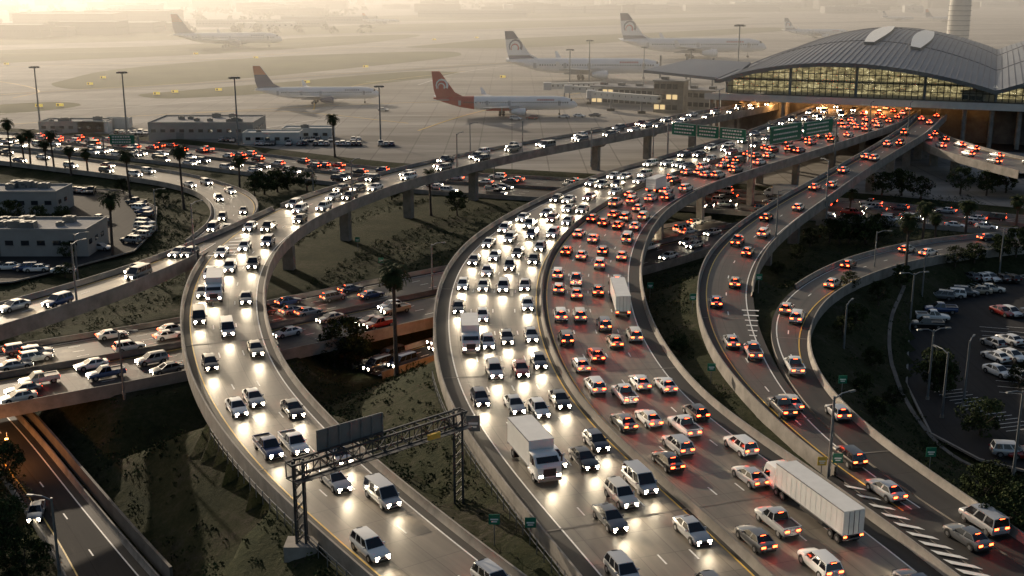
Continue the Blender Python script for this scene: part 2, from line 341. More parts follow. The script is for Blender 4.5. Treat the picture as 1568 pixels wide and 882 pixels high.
def ground_mat():
    m=bpy.data.materials.new('grass_and_dirt'); m.use_nodes=True; nt=m.node_tree;N=nt.nodes;Lk=nt.links;b=N['Principled BSDF']; b.inputs['Roughness'].default_value=.95; b.inputs['Specular IOR Level'].default_value=.1
    g=N.new('ShaderNodeNewGeometry')
    def noise(s,d=6,r=.65):
        n=N.new('ShaderNodeTexNoise'); n.inputs['Scale'].default_value=s;n.inputs['Detail'].default_value=d;n.inputs['Roughness'].default_value=r; Lk.new(g.outputs['Position'],n.inputs['Vector']); return n
    n1=noise(.09,8,.7);n2=noise(1.1,8,.78)
    r=N.new('ShaderNodeValToRGB'); el=r.color_ramp.elements; el[0].position=.33; el[0].color=(.010,.015,.007,1); el[1].position=.70; el[1].color=(.12,.105,.085,1)
    x=el.new(.44); x.color=(.021,.029,.011,1); x=el.new(.52); x.color=(.037,.042,.018,1); x=el.new(.59); x.color=(.058,.053,.034,1)
    ad=N.new('ShaderNodeMath'); ad.operation='MULTIPLY_ADD'; ad.inputs[1].default_value=.45; Lk.new(n2.outputs['Fac'],ad.inputs[0])
    h=N.new('ShaderNodeMath'); h.operation='MULTIPLY'; h.inputs[1].default_value=.55; Lk.new(n1.outputs['Fac'],h.inputs[0]); Lk.new(h.outputs[0],ad.inputs[2])
    Lk.new(ad.outputs[0],r.inputs['Fac']); Lk.new(r.outputs['Color'],b.inputs['Base Color'])
    bp=N.new('ShaderNodeBump'); bp.inputs['Strength'].default_value=.9; bp.inputs['Distance'].default_value=.6; Lk.new(n2.outputs['Fac'],bp.inputs['Height']); Lk.new(bp.outputs['Normal'],b.inputs['Normal'])
    return m
M_ground=ground_mat()
mb=MB(); ii=np.arange((nx-1)*(ny-1)); a=(ii//(nx-1))*nx+ii%(nx-1)
mb.add(np.column_stack([pts,Z]),[(int(k),int(k+1),int(k+nx+1),int(k+nx)) for k in a],M_ground,True)
me=mb.mesh('ground')
if 'sharp_edge' in me.attributes: me.attributes.remove(me.attributes['sharp_edge'])
place(me,'ground')
# ------------------------------------------------------------ columns
def columns(r,nm,step=15,multi=1):
    mb=MB()
    for i in range(6,r.n-4,step):
        if r.emb[i]: continue
        c=r.C[i]; bad=False
        for q in(K1,K2,Gr,AB,Cr,Er,Mr,Nr):
            if q is r or q.C[:,2].mean()>c[2]-3: continue
            d,h,_,_=nearest(c[None,:2],q)
            if d[0]<h[0]-1.5 and abs(d[0])>1.2: bad=True
        if bad and multi==1: continue
        rz=math.atan2(r.N[i,1],r.N[i,0]); w=r.w[i]
        offs=[0] if multi==1 else [-.34,0,.34]
        top=c[2]-1.5
        for f in offs:
            p=c[:2]+r.N[i,:2]*w*f; gz=terrain(p[None])[0]-1
            if multi>1:
                dd=[nearest(p[None],q) for q in(K1,K2)]
                if any(d[0][0]<d[1][0]-1 for d in dd) and i%2==0 and f not in(offs[0],offs[-1]): continue
            wd=2.4 if multi==1 else 1.7
            mb.box((p[0],p[1],(gz+top-1.6)/2),(wd,1.5,top-1.6-gz),M_conc,rz)
            mb.box((p[0],p[1],top-1.6),(wd+.5,1.8,.35),M_conc,rz)
        capw=w*.8 if multi>1 else w*.62
        mb.box((c[0],c[1],top-.85),(capw*.62,1.7,1.5),M_conc,rz,top=1.6,topy=1.)
    if mb.v: mb.build(nm)
columns(AB,'bridge_piers',14,3); columns(Cr,'bridge_piers',12); columns(Er,'bridge_piers',15); columns(Fr,'bridge_piers',15); columns(Mr,'bridge_piers',10)
# ------------------------------------------------------------ gore areas
mb=MB()
gl=[(1262,735),(1320,779),(1380,822),(1440,866),(1500,910)]; gr=[(1275,727),(1345,776),(1422,826),(1500,877),(1575,925)]
L=[P(u,v,8.93) for u,v in gl];R=[P(u,v,8.93) for u,v in gr]
mb.add([q for p in zip(L,R) for q in p],[(2*i,2*i+1,2*i+3,2*i+2) for i in range(4)],M_sh); mb.build('gore_pavement')
mb=MB()
for k in range(10):
    t=k/9; a=P(1292+t*170,742+t*128,9.05); b=P(1322+t*190,748+t*132,9.05); c_=P(1328+t*200,751+t*136,9.05); d=P(1298+t*178,746+t*132,9.05)
    mb.quad(d,c_,b,a,M_white)
for k in range(8):
    t=k/7; x0,y0=1136+t*16,474+t*54; w=26-t*20
    a=P(x0,y0,9.06); b=P(x0+w,y0+1,9.06); c_=P(x0+w,y0+2.4,9.06); d=P(x0,y0+1.4,9.06); mb.quad(d,c_,b,a,M_white)
for k in range(7):
    t=k/6; x0,y0=318+t*50,391-t*32; w=44-t*26
    a=P(x0,y0,11.06); b=P(x0+w,y0-2,11.06); c_=P(x0+w,y0-.6,11.06); d=P(x0,y0+1.4,11.06); mb.quad(d,c_,b,a,M_white)
mb.build('gore_markings')
# ------------------------------------------------------------ vehicles
def panel(mb,q,paint,k=.12,glass=None):
    q=[Vector(p) for p in q]; c=(q[0]+q[1]+q[2]+q[3])/4
    e=[p.lerp(c,k) for p in q]
    mb.add(q+e,[(0,1,5,4),(1,2,6,5),(2,3,7,6),(3,0,4,7)],paint); mb.add(e,[(0,1,2,3)],glass or M_glass)
CARS={
 'sedan':dict(st=[(-2.38,.5,.84,.74),(-2.28,.32,.99,.86),(-1.65,.24,1.04,.92),(-.8,.22,.98,.935),(.9,.22,.95,.935),(1.6,.24,.87,.92),(2.2,.3,.76,.86),(2.38,.42,.68,.74)],cab=(-1.95,1.12,-1.2,.18,.93,1.44,.84,.61),tz=.86,hz=.62),
 'suv':dict(st=[(-2.35,.55,1.0,.80),(-2.28,.4,1.12,.9),(-1.6,.32,1.12,.95),(.95,.3,1.08,.95),(1.6,.32,1.02,.94),(2.2,.4,.92,.88),(2.36,.5,.84,.78)],cab=(-2.25,1.15,-2.0,.35,1.07,1.72,.87,.68),tz=1.0,hz=.76),
 'hatchback':dict(st=[(-2.1,.5,.92,.76),(-2.02,.32,1.0,.86),(-1.4,.24,1.0,.9),(.9,.22,.95,.9),(1.5,.24,.87,.89),(2.0,.3,.76,.83),(2.12,.42,.68,.72)],cab=(-2.0,1.1,-1.55,.15,.93,1.48,.82,.62),tz=.92,hz=.62),
 'van':dict(st=[(-2.55,.5,1.05,.86),(-2.5,.4,1.15,.95),(1.2,.32,1.12,.97),(1.9,.34,1.0,.95),(2.45,.42,.88,.85)],cab=(-2.5,1.75,-2.4,.85,1.08,1.95,.92,.78),tz=1.05,hz=.76),
 'pickup':dict(st=[(-2.75,.55,1.05,.88),(-2.7,.45,1.12,.95),(-1,.4,1.12,.97),(1.1,.38,1.1,.97),(1.9,.4,1.05,.96),(2.5,.45,.95,.9),(2.62,.55,.88,.82)],cab=(-.75,1.25,-.55,.55,1.08,1.8,.88,.7),tz=.95,hz=.8)}
def lens(mb,x,y,z,w,h,m,fwd,housing):
    mb.box((x,y-fwd*.07,z),(w+.04,.14,h+.04),housing)
    yy=y+fwd*.012; q=[(x-w/2,yy,z-h/2),(x+w/2,yy,z-h/2),(x+w/2,yy,z+h/2),(x-w/2,yy,z+h/2)]
    mb.add(q if fwd<0 else q[::-1],[(0,1,2,3)],m)
def car_mesh(kind,pn,lit):
    c=CARS[kind]; paint=MATS['car_paint_'+pn]; mb=MB(); rings=[]
    for y,zb,zt,w in c['st']:
        rings.append([(-w*.9,y,zb),(-w,y,zb+.22),(-w,y,zt-.2),(-w*.88,y,zt-.02),(-w*.4,y,zt+.02),(w*.4,y,zt+.02),(w*.88,y,zt-.02),(w,y,zt-.2),(w,y,zb+.22),(w*.9,y,zb)][::-1])
    mb.loft(rings,paint)
    y0,y1,t0,t1,zb,zt,wb,wt=c['cab']
    B=[(-wb,y0,zb),(wb,y0,zb),(wb,y1,zb),(-wb,y1,zb)]; T=[(-wt,t0,zt-.03),(wt,t0,zt-.03),(wt,t1,zt-.02),(-wt,t1,zt-.02)]
    panel(mb,[B[0],B[1],T[1],T[0]],paint,.10); panel(mb,[B[2],B[3],T[3],T[2]],paint,.08)
    for sx in(1,-1):
        nseg=3 if kind in('van','suv') else 2
        for j in range(nseg):
            a,b=j/nseg,(j+1)/nseg; l=lambda p,q,t:p+(q-p)*t
            q=[(sx*wb,l(y0,y1,a),zb),(sx*wb,l(y0,y1,b),zb),(sx*wt,l(t0,t1,b),zt-.03),(sx*wt,l(t0,t1,a),zt-.03)]
            panel(mb,q if sx>0 else q[::-1],paint,.14)
    ym=(t0+t1)/2; mb.loft([[(-wt,t0,zt-.03),(-wt*.5,t0,zt),(wt*.5,t0,zt),(wt,t0,zt-.03)],[(-wt,ym,zt),(-wt*.5,ym,zt+.04),(wt*.5,ym,zt+.04),(wt,ym,zt)],[(-wt,t1,zt-.02),(-wt*.5,t1,zt+.01),(wt*.5,t1,zt+.01),(wt,t1,zt-.02)]],paint)
    ya,yb=c['st'][0][0],c['st'][-1][0]
    if kind=='pickup':
        mb.box((0,-1.75,1.16),(1.7,1.75,.02),M_plastic)
        for sx in(-1,1): mb.box((sx*.9,-1.75,1.2),(.12,1.9,.14),paint)
        mb.box((0,-2.66,1.2),(1.8,.1,.14),paint)
    for sx in(-1,1):
        lens(mb,sx*.52,yb+.02,c['hz'],.38,.17,M_head if lit else M_headoff,1,M_plastic)
        if lit: lens(mb,sx*.58,yb+.03,c['hz']-.26,.16,.09,M_head,1,M_plastic)  # lower lenses added to make oncoming traffic glow brighter
        lens(mb,sx*.56,ya-.02,c['tz']-.02,.42,.2,M_tail if lit else M_tailoff,-1,M_plastic)
        mb.box((sx*(wb+.12),y1-.45,zb+.08),(.2,.14,.14),paint)
        for wy in(ya+.92,yb-.92):
            r=.34 if kind in('sedan','hatchback') else .39
            mb.cyl((sx*.74,wy,r),(sx*.955,wy,r),r,r,14,M_tyre); mb.cyl((sx*.9,wy,r),(sx*.965,wy,r),r*.62,r*.58,10,M_hub)
            mb.cyl((sx*.7,wy,r+.03),(sx*.944,wy,r+.03),r+.07,r+.07,14,M_plastic)
    if lit: lens(mb,0,t0-.06,zt-.02,.5,.05,M_tail,-1,M_plastic)
    mb.box((0,yb-.03,c['hz']-.12),(.6,.1,.14),M_plastic); mb.box((0,yb-.05,.30),(1.3,.16,.1),M_plastic); mb.box((0,ya+.05,.42),(1.4,.14,.16),M_plastic)
    mb.box((0,ya-.0,c['tz']-.16),(.5,.06,.14),M_plate)
    return mb.mesh(kind)
def wheelset(mb,y,w=1.25,r=.5):
    for sx in(-1,1):
        mb.cyl((sx*(w-.55),y,r),(sx*w,y,r),r,r,14,M_tyre); mb.cyl((sx*(w-.05),y,r),(sx*(w+.01),y,r),r*.5,r*.45,8,M_hub)
def cab(mb,y0,y1,paint,lit,ztop=3.0):
    w=1.2
    ring=lambda y,zb,zt,ww:[(-ww,y,zb),(-ww,y,zt-.1),(-ww+.15,y,zt),(ww-.15,y,zt),(ww,y,zt-.1),(ww,y,zb)][::-1]
    mb.loft([ring(y0,.6,ztop,w),ring(y1-1.5,.6,ztop,w),ring(y1-1.0,.6,ztop*.97,w),ring(y1-.35,.6,1.9,w),ring(y1,.6,1.75,w*.93)],paint)
    zt=ztop*.97
    mb.add([(1.05,y1-.38,2.02),(-1.05,y1-.38,2.02),(-1.0,y1-.89,zt-.1),(1.0,y1-.89,zt-.1)],[(0,1,2,3)],M_glass)
    for sx in(-1,1):
        q=[(sx*1.22,y1-1.9,1.7),(sx*1.22,y1-.6,1.7),(sx*1.22,y1-1.1,2.45),(sx*1.22,y1-1.9,2.45)]; mb.add(q if sx>0 else q[::-1],[(0,1,2,3)],M_glass)
        lens(mb,sx*.85,y1+.06,.95,.38,.24,M_head if lit else M_headoff,1,M_plastic)
        mb.box((sx*1.38,y1-.7,2.2),(.15,.12,.6),M_plastic)
        mb.cyl((sx*.95,y1-1.9,.7),(sx*.95,y1-2.6,.7),.28,.28,10,M_hub)
    mb.box((0,y1+.01,1.25),(1.2,.08,.7),M_plastic); mb.box((0,y1+.02,.62),(2.2,.2,.3),M_hub)
def semi_mesh(pn,lit=True):
    mb=MB(); p=MATS['car_paint_'+pn]; tr=M_trailer
    cab(mb,5.3,8.3,p,lit,3.3)
    mb.box((0,-1.6,2.62),(2.55,13.2,2.75),tr)
    for k in range(14): 
        for sx in(-1,1): mb.box((sx*1.28,-7.9+k*.97,2.62),(.02,.04,2.7),M_trailer)
    for z in(1.28,3.96):
        for sx in(-1,1): mb.box((sx*1.29,-1.6,z),(.05,13.2,.1),M_steel)
    mb.box((0,-8.23,2.62),(.05,.05,2.6),M_steel_d)
    for sx in(-1,1):
        mb.box((sx*.6,-8.24,2.62),(.04,.06,2.5),M_steel); lens(mb,sx*1.0,-8.3,1.12,.4,.2,M_tail if lit else M_tailoff,-1,M_plastic)
        mb.box((sx*1.0,-2,.85),(.06,4.5,.5),M_plastic)
    mb.box((0,-1,1.1),(1.0,14,.25),M_steel_d); mb.box((0,-8.1,.7),(2.2,.12,.12),M_steel)
    for y in(-7.2,-5.95,3.6,4.85,7.2): wheelset(mb,y)
    return mb.mesh('semi_truck')
def box_truck_mesh(pn,lit=True):
    mb=MB(); p=MATS['car_paint_'+pn]; tr=M_trailer
    cab(mb,2.0,4.2,p,lit,2.6); mb.box((0,-1.2,2.25),(2.4,6.2,2.5),tr); mb.box((0,-.5,.85),(.9,8,.25),M_steel_d)
    for z in(1.05,3.46):
        for sx in(-1,1): mb.box((sx*1.21,-1.2,z),(.05,6.2,.1),M_steel)
    for k in range(4): mb.box((0,-4.32,1.4+k*.55),(2.2,.04,.03),M_steel)
    for sx in(-1,1): lens(mb,sx*1.0,-4.36,.95,.35,.18,M_tail if lit else M_tailoff,-1,M_plastic)
    for y in(-2.8,3.1): wheelset(mb,y,1.2,.45)
    return mb.mesh('box_truck')
def bus_mesh(lit=True):
    mb=MB(); p=MATS['car_paint_white']; mb.box((0,0,1.75),(2.5,11,2.7),p,0,.96,.99)
    for sx in(-1,1):
        for k in range(8): mb.box((sx*1.235,-4.6+k*1.25,2.1),(.05,1.1,.95),M_glass)
    mb.box((0,5.5,2.0),(2.2,.06,1.4),M_glass); mb.box((0,-5.5,2.2),(2.0,.06,.8),M_glass)
    for sx in(-1,1): lens(mb,sx*.95,5.55,.85,.35,.2,M_head,1,M_plastic); lens(mb,sx*.95,-5.55,1.0,.3,.3,M_tail,-1,M_plastic)
    mb.box((0,-1,3.2),(1.6,2.5,.25),M_signback)
    for y in(-3.4,3.6): wheelset(mb,y,1.2,.48)
    return mb.mesh('bus')
CM={}
WP=['white']*30+['silver']*22+['grey']*14+['black']*14+['pearl']*8+['blue']*4+['red']*4+['navy']*4+['beige']*3
BEAM=bpy.data.lights.new('headlight_beam','SPOT'); BEAM.energy=1250; BEAM.color=(1,.82,.56); BEAM.spot_size=math.radians(80); BEAM.spot_blend=1.; BEAM.shadow_soft_size=.6
def vehicle(loc,rz,lit=True,kind=None,paint=None,beam=False,sc=1.08):
    kind=kind or random.choices(['sedan','suv','hatchback','van','pickup'],[50,26,10,5,9])[0]; paint=paint or random.choice(WP); key=(kind,paint,lit)
    if key not in CM:
        CM[key]=semi_mesh(paint,lit) if kind=='semi' else box_truck_mesh(paint,lit) if kind=='boxtruck' else bus_mesh() if kind=='bus' else car_mesh(kind,paint,lit)
    nm={'semi':'semi_truck','boxtruck':'box_truck','bus':'bus','suv':'suv_car','sedan':'sedan_car','hatchback':'hatchback_car','van':'van','pickup':'pickup_truck'}[kind]
    if not lit: nm='parked_car' if kind not in('semi','boxtruck','van','pickup') else 'parked_'+nm
    o=place(CM[key],nm,loc,rz,sc=sc)
    if beam:
        l=bpy.data.objects.new('headlight_beam',BEAM); scene.collection.objects.link(l); l.parent=o; l.location=(0,2.7 if kind not in('semi','boxtruck','bus') else 4.6 if kind=='boxtruck' else 8.7 if kind=='semi' else 5.8,.9); l.rotation_euler=(math.radians(81),0,0)
    return o
RES=[]
SPECIAL=[(AB,818,716,9,'boxtruck','white',1,True,1.2),(AB,1238,785,9,'semi','white',-1,False,.92),(AB,948,468,9,'semi','red',-1,False,.92),(AB,720,530,9,'boxtruck','white',1,True,1.08),(Er,330,455,11,'boxtruck','white',1,True,1.08)]
SP=[]
for r,u,v,z,kind,paint,dr,bm,sc in SPECIAL:
    p=P(u,v,z); k=np.argmin(np.linalg.norm(r.C[:,:2]-p[:2],axis=1)); t=r.T[k]*dr; SP.append((p,t,kind,paint,bm,sc))
    for s in((-7,0,7) if kind=='semi' else (-4,3)): RES.append((p[:2]+t[:2]*s,5.0))
def traffic(r,off,direction,gap,beam=0,rng_s=(0,1e9),trucks=0.,jit=.35):
    p=r.at(off,.03); d=np.concatenate([[0],np.cumsum(np.linalg.norm(np.diff(p,axis=0),axis=1))]); s=max(rng_s[0],random.uniform(2,gap)); end=min(d[-1]-3,rng_s[1])
    T=np.gradient(p,axis=0)
    while s<end:
        q=[float(np.interp(s,d,p[:,i])) for i in range(3)]; t=[float(np.interp(s,d,T[:,i])) for i in range(2)]
        if direction<0: t=[-t[0],-t[1]]
        rz=math.atan2(t[1],t[0])-math.pi/2
        j=random.uniform(-jit,jit); q[0]+=-t[1]*j*.5; q[1]+=t[0]*j*.5
        k=None; ext=0
        if random.random()<trucks: k=random.choice(['boxtruck','bus','boxtruck']); ext=5
        if all(math.hypot(q[0]-a[0],q[1]-a[1])>b or abs((q[0]-a[0])*t[1]-(q[1]-a[1])*t[0])>2.6 for a,b in RES):
            vehicle(q,rz,True,k,None if k is None else 'white',q[1]<beam)
        s+=gap*random.choice([random.uniform(.62,.95),random.uniform(.8,1.3),random.uniform(1,2.0)])+ext
def lanes(a,b,n,sa,sb): 
    la,lb=a+sa,b-sb; return [la+(lb-la)*(j+.5)/n for j in range(n)]
for o in lanes(0*AB.w,md,4,2.4,.9): traffic(AB,o,1,16,340,trucks=.015)
for j,o in enumerate(lanes(md,AB.w,4,.9,2.4)): traffic(AB,o,-1,13.5,0,trucks=.01)
for o in lanes(0*Er.w,Er.w,3,1.4,1.4): traffic(Er,o,1,18,300,trucks=.01)
for o in lanes(0*Fr.w,Fr.w,2,1.2,1.2): traffic(Fr,o,1,17,300,rng_s=(45,1e9))
for o in lanes(0*Cr.w,Cr.w,2,1.6,1.2): traffic(Cr,o,-1,28)
for o in lanes(0*Dr.w,Dr.w,2,.8,1.6): traffic(Dr,o,-1,36)
for o in lanes(0*Gr.w,Gr.w,2,1,1): traffic(Gr,o,1,17)
for o in lanes(0*Mr.w,Mr.w,2,1,1): traffic(Mr,o,-1,15)
for o in lanes(0*Sr.w,Sr.w,3,1,1): traffic(Sr,o,-1,14)
for j,o in enumerate(lanes(0*K1.w,K1.w*.49,4,1.5,1)): traffic(K1,o,-1,22,trucks=.03)
for j,o in enumerate(lanes(K1.w*.51,K1.w,4,1,1.5)): traffic(K1,o,1,19,trucks=.02)
for j,o in enumerate(lanes(0*K2.w,K2.w*.47,4,1.5,1)): traffic(K2,o,1,19,300,trucks=.01)
for j,o in enumerate(lanes(K2.w*.5,K2.w,4,1,1.5)): traffic(K2,o,-1,20,trucks=.02)
for p,t,kind,paint,bm,sc in SP: vehicle((p[0],p[1],p[2]+.03),math.atan2(t[1],t[0])-math.pi/2,True,kind,paint,bm,sc)
p=P(56,790,-6); vehicle((p[0],p[1],-5.95),math.radians(195),True,'sedan','silver',True)
def park_row(pts,z,n,ang,skip=.15):
    c=dense([P(u,v,z) for u,v in pts],.5)
    for k in range(n):
        if random.random()<skip: continue
        q=c[int(k*(len(c)-1)/max(1,n-1))]; vehicle((q[0],q[1],z+.02),ang+random.uniform(-.04,.04)+(math.pi if random.random()<.4 else 0),False,sc=1.12)
park_row([(208,313),(222,330),(222,348),(212,368),(200,372)],.1,11,math.radians(70),.05)
park_row([(100,292),(150,297)],.1,7,math.radians(10)); park_row([(152,340),(155,395)],.1,6,math.radians(80),.2); park_row([(0,412),(115,419)],.1,9,math.radians(100),.3)
park_row([(1485,428),(1568,432)],.1,6,math.radians(20)); park_row([(1440,458),(1520,446)],.1,5,math.radians(70),.3); park_row([(1417,502),(1440,478)],.1,3,math.radians(80),0)
park_row([(1520,530),(1528,575)],.1,3,math.radians(20),0); park_row([(1545,525),(1555,580)],.1,3,math.radians(20),0); park_row([(1535,482),(1568,484)],.1,3,math.radians(20),0); park_row([(1548,698),(1600,705)],.1,3,math.radians(80),0)
def sheet(name,poly,z,m):
    mb=MB(); vs=[(p[0],p[1],z) for p in poly]; a=sum(vs[i][0]*vs[(i+1)%len(vs)][1]-vs[(i+1)%len(vs)][0]*vs[i][1] for i in range(len(vs)))
    if a<0: vs=vs[::-1]
    mb.add(vs,[tuple(range(len(vs)))],m,False,[(p[0],p[1]) for p in vs]); return mb.build(name)
sheet('parking_lot',PARK_R,.06,M_asph); sheet('parking_lot',PARK_L,.06,M_asph)
mb=MB()
for (u0,v0,u1,v1,n) in[(1400,500,1440,462,12),(1470,440,1568,425,14),(1500,500,1530,600,14),(1540,500,1590,610,14),(1430,600,1540,660,14)]:
    a=P(u0,v0,.08);b=P(u1,v1,.08)
    d=(b-a)/np.linalg.norm(b-a); nn=np.array([-d[1],d[0],0])
    for k in range(n):
        q=a+(b-a)*k/(n-1); mb.quad(q,q+d*.12,q+d*.12+nn*5,q+nn*5,M_white)
mb.build('parking_bay_markings')
for poly in(PARK_R,PARK_L):
    mb=MB()
    for i in range(len(poly)):
        a,b=poly[i],poly[(i+1)%len(poly)]; mb.beam((a[0],a[1],.1),(b[0],b[1],.1),.3,.3,M_conc)
    mb.build('kerb')
# ------------------------------------------------------------ airport ground
def apron_mat():
    m=bpy.data.materials.new('apron_concrete'); m.use_nodes=True; nt=m.node_tree;N=nt.nodes;Lk=nt.links;b=N['Principled BSDF']
    g=N.new('ShaderNodeNewGeometry'); b.inputs['Roughness'].default_value=.9; b.inputs['Specular IOR Level'].default_value=.12
    mp=N.new('ShaderNodeMapping'); mp.inputs['Scale'].default_value=(.004,.02,1); mp.inputs['Rotation'].default_value=(0,0,.12); Lk.new(g.outputs['Position'],mp.inputs[0])
    n=N.new('ShaderNodeTexNoise'); n.inputs['Scale'].default_value=1.5;n.inputs['Detail'].default_value=8;n.inputs['Roughness'].default_value=.7; Lk.new(mp.outputs[0],n.inputs['Vector'])
    r=N.new('ShaderNodeValToRGB'); r.color_ramp.elements[0].position=.38; r.color_ramp.elements[1].position=.62; r.color_ramp.elements[0].color=(.20,.185,.165,1); r.color_ramp.elements[1].color=(.40,.375,.34,1); Lk.new(n.outputs['Fac'],r.inputs['Fac'])
    br=N.new('ShaderNodeTexBrick'); br.offset=0; br.inputs['Scale'].default_value=1; br.inputs['Brick Width'].default_value=12; br.inputs['Row Height'].default_value=12; br.inputs['Mortar Size'].default_value=.25
    br.inputs['Color1'].default_value=(1,1,1,1);br.inputs['Color2'].default_value=(.8,.8,.8,1);br.inputs['Mortar'].default_value=(.55,.55,.55,1); Lk.new(g.outputs['Position'],br.inputs['Vector'])
    mu=N.new('ShaderNodeMixRGB'); mu.blend_type='MULTIPLY'; mu.inputs[0].default_value=.8; Lk.new(r.outputs[0],mu.inputs[1]); Lk.new(br.outputs[0],mu.inputs[2]); Lk.new(mu.outputs[0],b.inputs['Base Color'])
    return m
M_apron=apron_mat()
M_fgrass=mat('airfield_grass',(.10,.10,.045),.95,noise=.35,nscale=.02,coords='World',spec=.08)
M_taxi=mat('taxiway_asphalt',(.15,.14,.13),.9,noise=.25,nscale=.03,coords='World',spec=.12)
mb=MB(); vs=[]
for i in range(0,K1.n,6):
    c=K1.C[i]+K1.N[i]*(K1.w[i]/2+9); vs+= [(c[0],c[1],AP+.06),(c[0]*6.5,2700,AP+.06)]
n=len(vs)//2; fs=[(2*i,2*i+2,2*i+3,2*i+1) for i in range(n-1)]
nzv=np.cross(np.array(vs[2])-np.array(vs[0]),np.array(vs[1])-np.array(vs[0]))[2]
mb.add(vs,fs if nzv>0 else [f[::-1] for f in fs],M_apron); mb.build('airport_apron')
def blob(name,uv,z,m):
    c=[P(u,v,z) for u,v in uv]; c=c+[c[0],c[1]]; q=dense(c,8.0); L0=np.linalg.norm(np.diff(np.array(c[:2]),axis=0)); 
    q=q[:max(4,len(q)-int(L0/8))]; return sheet(name,[p[:2] for p in q],z,m)
for g_ in [[(80,127),(180,106),(400,88),(600,80),(690,79),(700,86),(560,102),(350,122),(130,137)],
 [(-200,92),(0,77),(250,70),(480,57),(640,53),(560,66),(330,82),(0,97),(-200,112)],
 [(215,144),(430,126),(640,109),(705,112),(500,136),(260,151)],[(-100,168),(0,160),(90,156),(125,161),(60,170),(-100,182)],
 [(620,72),(760,60),(1000,50),(1180,42),(1200,47),(1000,60),(800,73)],[(-200,60),(100,52),(500,40),(900,30),(1150,26),(1000,36),(500,52),(100,66),(-200,72)],
 [(600,24),(1100,12),(1500,6),(1500,10),(1100,20),(620,32)]]: blob('airfield_grass',g_,AP+.10,M_fgrass)
def band(name,uv,wd,z,m):
    c=dense([P(u,v,z) for u,v in uv],6.0); T=np.gradient(c,axis=0);T/=np.linalg.norm(T,axis=1)[:,None];N=np.stack([-T[:,1],T[:,0],0*T[:,0]],1)
    mb=MB(); v=[]
    for i in range(len(c)): v+= [c[i]-N[i]*wd/2,c[i]+N[i]*wd/2]
    mb.add(v,[(2*i,2*i+2,2*i+3,2*i+1) for i in range(len(c)-1)],m); return mb.build(name)
band('taxiway',[(-200,152),(40,143),(400,122),(760,98),(1000,84)],16,AP+.09,M_taxi)
band('runway',[(-200,74),(200,62),(600,50),(1100,38),(1500,30)],34,AP+.08,M_taxi)
for l in [[(-50,150),(40,142),(400,121),(760,97),(1000,83)],[(20,150),(60,140),(20,128),(-60,118)],[(300,172),(600,158),(900,150)],[(480,168),(490,150),(560,128),(720,108)],[(0,103),(300,92),(560,72),(700,66)],[(640,200),(700,180),(760,165),(900,140)],[(-50,195),(200,178),(420,170),(640,190)]]:
    band('taxiway_centreline',l,.8,AP+.14,M_yellow)
for l in [[(-100,84),(300,76),(560,62)],[(560,125),(800,118),(1000,128)],[(380,200),(520,180),(700,176)],[(640,130),(700,112),(780,100)],[(-40,176),(160,166),(380,150)]]: band('apron_edge_line',l,.6,AP+.15,M_white)
